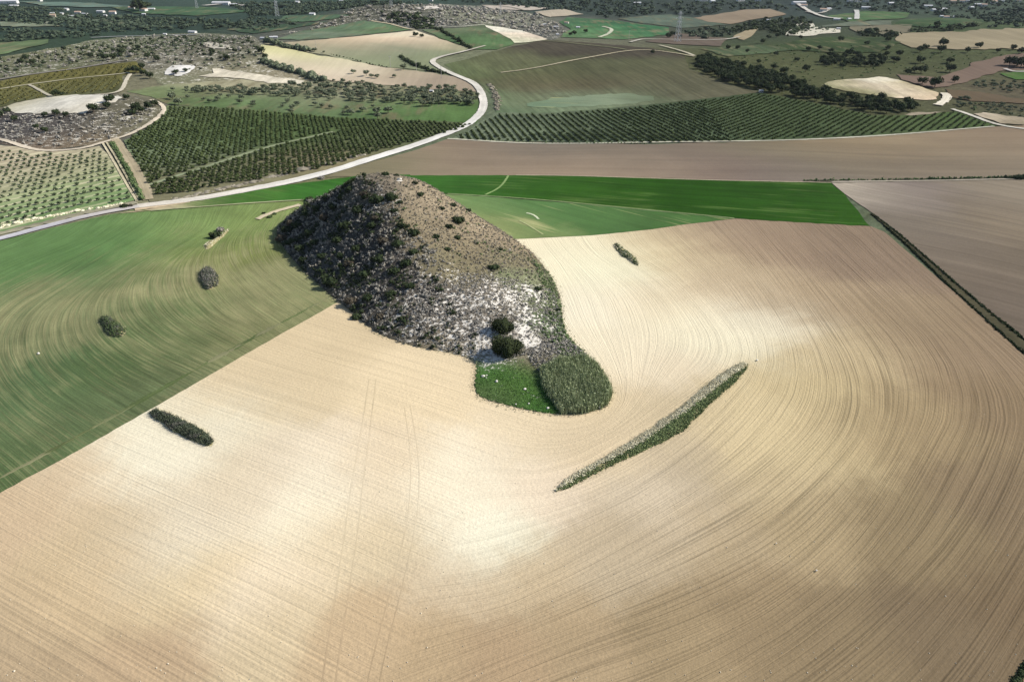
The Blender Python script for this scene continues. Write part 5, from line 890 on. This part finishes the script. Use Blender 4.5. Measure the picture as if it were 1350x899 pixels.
far_mass('green_scrub', [[(930, 76), (980, 62), (1090, 56), (1180, 66), (1190, 100), (1160, 100), (1060, 110), (1000, 92)], [(1190, 100), (1180, 70), (1260, 68), (1330, 72), (1260, 92), (1230, 100)], [(1255, 128), (1350, 140), (1400, 150), (1400, 160), (1310, 150), (1240, 142)]], 13, 1.4, 1.4, 8, .9, 'greenscrub', 'low green scrub dotted over the upper right slopes', .35)
far_mass('white_scrub', [[(1040, 46), (1055, 35), (1100, 39), (1100, 43)]], 14, 3.2, 3.5, 8, 1.6, 'olive', 'small trees in rows on the white terraces', .1)

# ------------------------------------------------------------------ houses
M['white_wall'] = plain_mat('white_plaster', (240, 238, 232), var=.06, scale=.6)
M['cream_wall'] = plain_mat('cream_plaster', (222, 206, 180), var=.08, scale=.6)
M['roof_red'] = plain_mat('clay_tiles', (206, 178, 158), var=.2, scale=1.5)
M['roof_grey'] = plain_mat('grey_sheet_roof', (226, 226, 228), var=.08, scale=1)
M['glass'] = plain_mat('dark_window', (50, 56, 64), rough=.2, var=.05)
def box(x0, x1, y0, y1, z0, z1):
    v = np.array([(x, y, z) for z in (z0, z1) for y in (y0, y1) for x in (x0, x1)], float)
    q = np.array([(0, 2, 3, 1), (4, 5, 7, 6), (0, 1, 5, 4), (2, 6, 7, 3), (0, 4, 6, 2), (1, 3, 7, 5)]); return v, q
def house_meshes(L, D, hw, hr, wall, roof, flat=False):
    v, q = box(-L / 2, L / 2, -D / 2, D / 2, -.8, hw); wm = mk_mesh('house_wall', v, q, [M[wall]])
    e_ = .4
    if flat: v, q = box(-L / 2 - .15, L / 2 + .15, -D / 2 - .15, D / 2 + .15, hw + .002, hw + .45); rm = mk_mesh('house_roof', v, q, [M[roof]])
    else:
        v = np.array([(-L / 2 - e_, -D / 2 - e_, hw + .003), (L / 2 + e_, -D / 2 - e_, hw + .003), (L / 2 + e_, D / 2 + e_, hw + .003), (-L / 2 - e_, D / 2 + e_, hw + .003), (-L / 2 - e_, 0, hw + hr), (L / 2 + e_, 0, hw + hr)])
        rm = mk_mesh('house_roof', v, [np.array([(0, 1, 5, 4), (2, 3, 4, 5), (3, 2, 1, 0)]), np.array([(1, 2, 5), (3, 0, 4)])], [M[roof]])
    v, q = box(-.6, .6, -.06, .05, -.7, .7); wn = mk_mesh('house_window', v, q, [M['glass']])
    v, q = box(-.5, .5, -.06, .05, 0, 2.1); dm_ = mk_mesh('house_door', v, q, [M['bark']])
    return wm, rm, wn, dm_, L, D, hw
HM = {'villa': house_meshes(14, 9, 5.2, 2.2, 'white_wall', 'roof_red'), 'small': house_meshes(9, 7, 3.2, 1.6, 'white_wall', 'roof_grey'), 'block': house_meshes(12, 9, 6, 0, 'white_wall', 'roof_grey', True), 'shed': house_meshes(22, 10, 4.2, 1.8, 'white_wall', 'roof_grey'), 'barn': house_meshes(36, 14, 5, 2, 'white_wall', 'roof_grey'), 'cream': house_meshes(13, 9, 5.5, 2, 'cream_wall', 'roof_red'), 'hut': house_meshes(5, 4, 2.4, .9, 'white_wall', 'roof_grey')}
def house(px, py, kind, label, rz=None, s=1, name='house', cat='house'):
    wm, rm, wn, dm_, L, D, hw = HM[kind]; q = W([(px, py)])[0]; z = float(g(q[0:1], q[1:2])[0])
    r_ = empty(name, (q[0], q[1], z), random.uniform(-.4, .4) if rz is None else rz); s *= .85; r_.scale = (s, s, s); tag(r_, label, cat)
    link('wall', wm, r_); link('roof', rm, r_)
    for i in range(2 if L < 20 else 3):
        x = (-L * .3, L * .3, 0)[i]; o_ = link('window', wn, r_); o_.location = (x, -D / 2 - .003, min(hw * .55, 1.7))
    o_ = link('door', dm_, r_); o_.location = (L * .1, -D / 2 - .003, .02)
HS = [(12, 5, 'barn', 'long white farm sheds in the top left corner of the plain', 1.3), (19, 10, 'shed', 'white shed just below the long sheds at the top left', 1), (53, 2, 'small', 'tiny white house near the top edge left', 1.3), (88, 14, 'small', 'small white house above the scattered farm row', 1.1), (70, 20, 'small', 'leftmost white house of the scattered farm row', 1.1), (82, 20, 'hut', 'low hut in the scattered farm row', 1.5),
      (103, 19, 'villa', 'pale house in the middle of the farm row', .9), (112, 20, 'shed', 'low white shed in the middle of the farm row', .7), (133, 17, 'shed', 'bright white shed right of the farm row middle', .85), (139, 22, 'small', 'small white building under the bright shed', .8), (149, 19, 'villa', 'white house at the right end of the farm row', 1), (95, 23, 'shed', 'long low pale shed at the bottom of the farm row', .7), (70, 23, 'cream', 'cream house beside the dirt patch', .9),
      (174, 13, 'villa', 'white house left of the tall dark trees', 1), (190, 16, 'villa', 'white house right of the tall dark trees', 1.2), (199, 14, 'shed', 'long white outbuilding right of the tall dark trees', .9), (190, 21, 'hut', 'small white hut below the tall dark trees', 1.5), (254, 44, 'shed', 'white shed on the top of the scrub hill', .7), (218, 47, 'hut', 'tiny white hut at the left of the scrub hill top', 1.1),
      (292, 7, 'barn', 'long white greenhouse beside the top edge', 1.3), (308, 8, 'shed', 'white shed right of the long greenhouse', 1), (361, 51, 'shed', 'white barn at the left tip of the stubble field', .55), (348, 52, 'shed', 'low pale barn left of the white one at the stubble tip', .5), (412, 21, 'small', 'small white building on the dark plain', 1.2), (392, 5, 'small', 'white house near the top edge above the plain', 1.4), (450, 3, 'small', 'pale house at the top edge left of the ridge', 1.2),
      (568, 2, 'block', 'bright white tall building at the top edge', 1), (569, 122, 'hut', 'tiny white hut among the olive trees', .8), (732, 37, 'shed', 'low white farmhouse beside the bright green field', .55), (735, 47, 'small', 'small white house beneath the low farmhouse', .6), (747, 32, 'villa', 'pale house among trees above the green field', .6), (762, 38, 'small', 'small cream cottage at the curved path', .8), (718, 34, 'small', 'pale cottage on the scrub ridge end', .7),
      (840, 6, 'shed', 'white building in the far dark wood', .9), (925, 2, 'barn', 'long white building on the far hillside', .9), (939, 4, 'small', 'white house right of the long hillside building', 1.4), (976, 2, 'shed', 'white hillside house touching the top edge', 1), (999, 2, 'villa', 'white villa touching the top edge near the middle right', 1.2), (1003, 122, 'hut', 'small white hut at the foot of the dark tree belt', .8), (1012, 28, 'shed', 'pale roofed building in the dark grove', .6),
      (1053, 6, 'barn', 'large bright white building with a chalky yard', 1.0), (1060, 10, 'villa', 'white house stepping down from the large bright building', 1), (1085, 16, 'villa', 'white villa beside the winding chalk drive', 1.1), (1092, 14, 'small', 'small white annex beside the villa of the chalk drive', 1.2), (1120, 3, 'small', 'tiny white house high on the right hillside', 1.4), (1131, 3, 'villa', 'white villa left of its twin on the hillside', 1), (1141, 3, 'villa', 'white villa right of its twin on the hillside', 1),
      (1141, 12, 'shed', 'long grey roofed building under the twin villas', .9), (1174, 7, 'small', 'single white cottage in the hillside woods', 1.4), (1184, 1, 'small', 'bright white cottage touching the top edge', 1.6), (1119, 27, 'small', 'tiny white house below the right hillside track', .9), (1103, 27, 'shed', 'pale long house at the end of the chalk drive', .6), (1105, 40, 'hut', 'white hut at the right tip of the white terraces', 1.3),
      (1223, 10, 'shed', 'long white wall like building before the hill grove', .9), (1241, 14, 'barn', 'largest white villa on the right hillside with arched front', .75), (1230, 15, 'small', 'low white annex left of the largest villa', 1.1), (1247, 25, 'villa', 'pale house below the largest villa', .8), (1255, 24, 'small', 'small white house right of the pale one below', .9), (1241, 23, 'small', 'tiny white house left of the pale one below', .8), (1255, 5, 'cream', 'pink roofed villa above the largest white one', 1.2),
      (1267, 4, 'villa', 'white villa right of the pink roofed one', 1), (1274, 3, 'small', 'white cottage at the top edge near the right', 1.3), (1290, 8, 'shed', 'low grey roofed farm on the right hillside', .9), (1297, 9, 'villa', 'white villa beside the grey roofed farm', .9), (1310, 5, 'villa', 'white villa with pointed gable near the right corner', 1), (1320, 3, 'small', 'small cream cottage near the top right corner', 1.2), (1280, 12, 'small', 'small white house in the hillside trees', 1.2), (1342, 3, 'villa', 'pale villa in the top right corner', .9)]
for px, py, kd, l, s in HS: house(px, py, kd, l, None, s)
# tall dark trees at the farmhouse
for px, py, s, l in ((179, 14, 2.3, 'left of the three tall dark trees by the farm on the plain'), (185, 16, 2.9, 'tallest of the three dark trees by the farm on the plain'), (188, 15, 2.4, 'right of the three tall dark trees by the farm on the plain'), (196, 11, 1.6, 'lower dark tree behind the long outbuilding')):
    put_tree(px, py, s, 'dark', 'tall_tree', l, None)

# ------------------------------------------------------------------ pylons and poles
M['steel'] = plain_mat('galvanised_steel', (214, 216, 218), rough=.5, var=.05)
M['wood'] = plain_mat('weathered_pole', (206, 200, 190), var=.1)
def pylon_meshes(h):
    fr = []; wb, wt_ = 3.2, .8; lv = np.linspace(0, 1, 8)
    for sx in (-1, 1):
        for sy in (-1, 1):
            for a_, b2 in zip(lv[:-1], lv[1:]):
                wa = wb + (wt_ - wb) * a_; wc = wb + (wt_ - wb) * b2; fr.append(tube((sx * wa, sy * wa, a_ * h), (sx * wc, sy * wc, b2 * h), .22, .2, 4))
    for a_, b2 in zip(lv[:-1], lv[1:]):
        wa = wb + (wt_ - wb) * a_; wc = wb + (wt_ - wb) * b2
        for (p_, q_) in (((-1, -1), (1, -1)), ((1, -1), (1, 1)), ((1, 1), (-1, 1)), ((-1, 1), (-1, -1))):
            fr.append(tube((p_[0] * wa, p_[1] * wa, a_ * h), (q_[0] * wc, q_[1] * wc, b2 * h), .13, .13, 3)); fr.append(tube((q_[0] * wa, q_[1] * wa, a_ * h), (p_[0] * wc, p_[1] * wc, b2 * h), .13, .13, 3))
    v, f, t = join(fr); A = []
    for w_ in (4.5, 6, 4): v2, f2, t2 = join([tube((-w_, 0, 0), (0, 0, .5), .14, .25, 4), tube((w_, 0, 0), (0, 0, .5), .14, .25, 4), tube((-w_, 0, 0), (-w_, 0, -1.6), .1, .1, 4), tube((w_, 0, 0), (w_, 0, -1.6), .1, .1, 4)]); A.append(mk_mesh('cross_arm', v2, f2, [M['steel']]))
    return mk_mesh('pylon_frame', v, f, [M['steel']]), A
PF, PA = pylon_meshes(38)
for px, py, s, l in ((893, 56, 1.05, 'lattice power pylon standing above the curved chalk track'), (366, 22, 1.0, 'lattice power pylon on the dark plain left of the ridge'), (516, 8, .8, 'distant pylon behind the rocky ridge top'), (660, 20, .55, 'small pylon on the chalky scrub slope'), (260, 12, .8, 'distant pylon beside the long greenhouse')):
    q = W([(px, py)])[0]; r_ = empty('power_pylon', (q[0], q[1], float(g(q[0:1], q[1:2])[0])), .5); r_.scale = (s, s, s); tag(r_, l, 'pylon'); link('lattice_frame', PF, r_)
    for a_, z_ in zip(PA, (25, 30, 35)): o_ = link('cross_arm', a_, r_); o_.location = (0, 0, z_)
pv = mk_mesh('pole_shaft', *tube((0, 0, -.5), (0, 0, 11), .26, .17, 7)[:2], [M['wood']]); pa = mk_mesh('pole_arm', *join([tube((-1.2, 0, 0), (1.2, 0, 0), .09, .09, 4), tube((-1.1, 0, 0), (-1.1, 0, .4), .08, .08, 4), tube((1.1, 0, 0), (1.1, 0, .4), .08, .08, 4)])[:2], [M['steel']])
for px, py, s, l in ((549, 94, 1.0, 'pale utility pole at the stubble edge beside the round tree'), (515, 90, 1.1, 'faint utility pole in the middle of the stubble slope'), (582, 104, 1.1, 'utility pole nearest the bend of the white road'), (829, 53, 1.1, 'pale pole at the near edge of the bright green field'), (417, 66, .9, 'thin pole at the end of the grey green hedge')):
    q = W([(px, py)])[0]; r_ = empty('utility_pole', (q[0], q[1], float(g(q[0:1], q[1:2])[0])), .4); r_.scale = (s, s, s); tag(r_, l, 'utility pole'); link('shaft', pv, r_); o_ = link('cross_arm', pa, r_); o_.location = (0, 0, 10.6)

# ------------------------------------------------------------------ thin air haze
v, q = box(-8800, 8800, -8800, 8800, -14, 150)
hm = bpy.data.materials.new('air'); hm.use_nodes = True; hm.node_tree.nodes.clear()
ho = hm.node_tree.nodes.new('ShaderNodeOutputMaterial'); hv = hm.node_tree.nodes.new('ShaderNodeVolumePrincipled')
hv.inputs['Color'].default_value = (.80, .88, 1, 1); hv.inputs['Density'].default_value = 0.000016; hv.inputs['Anisotropy'].default_value = .2
hm.node_tree.links.new(hv.outputs[0], ho.inputs['Volume'])
tag(link('haze', mk_mesh('haze', v, q, [hm])), None, None, None, 'stuff')
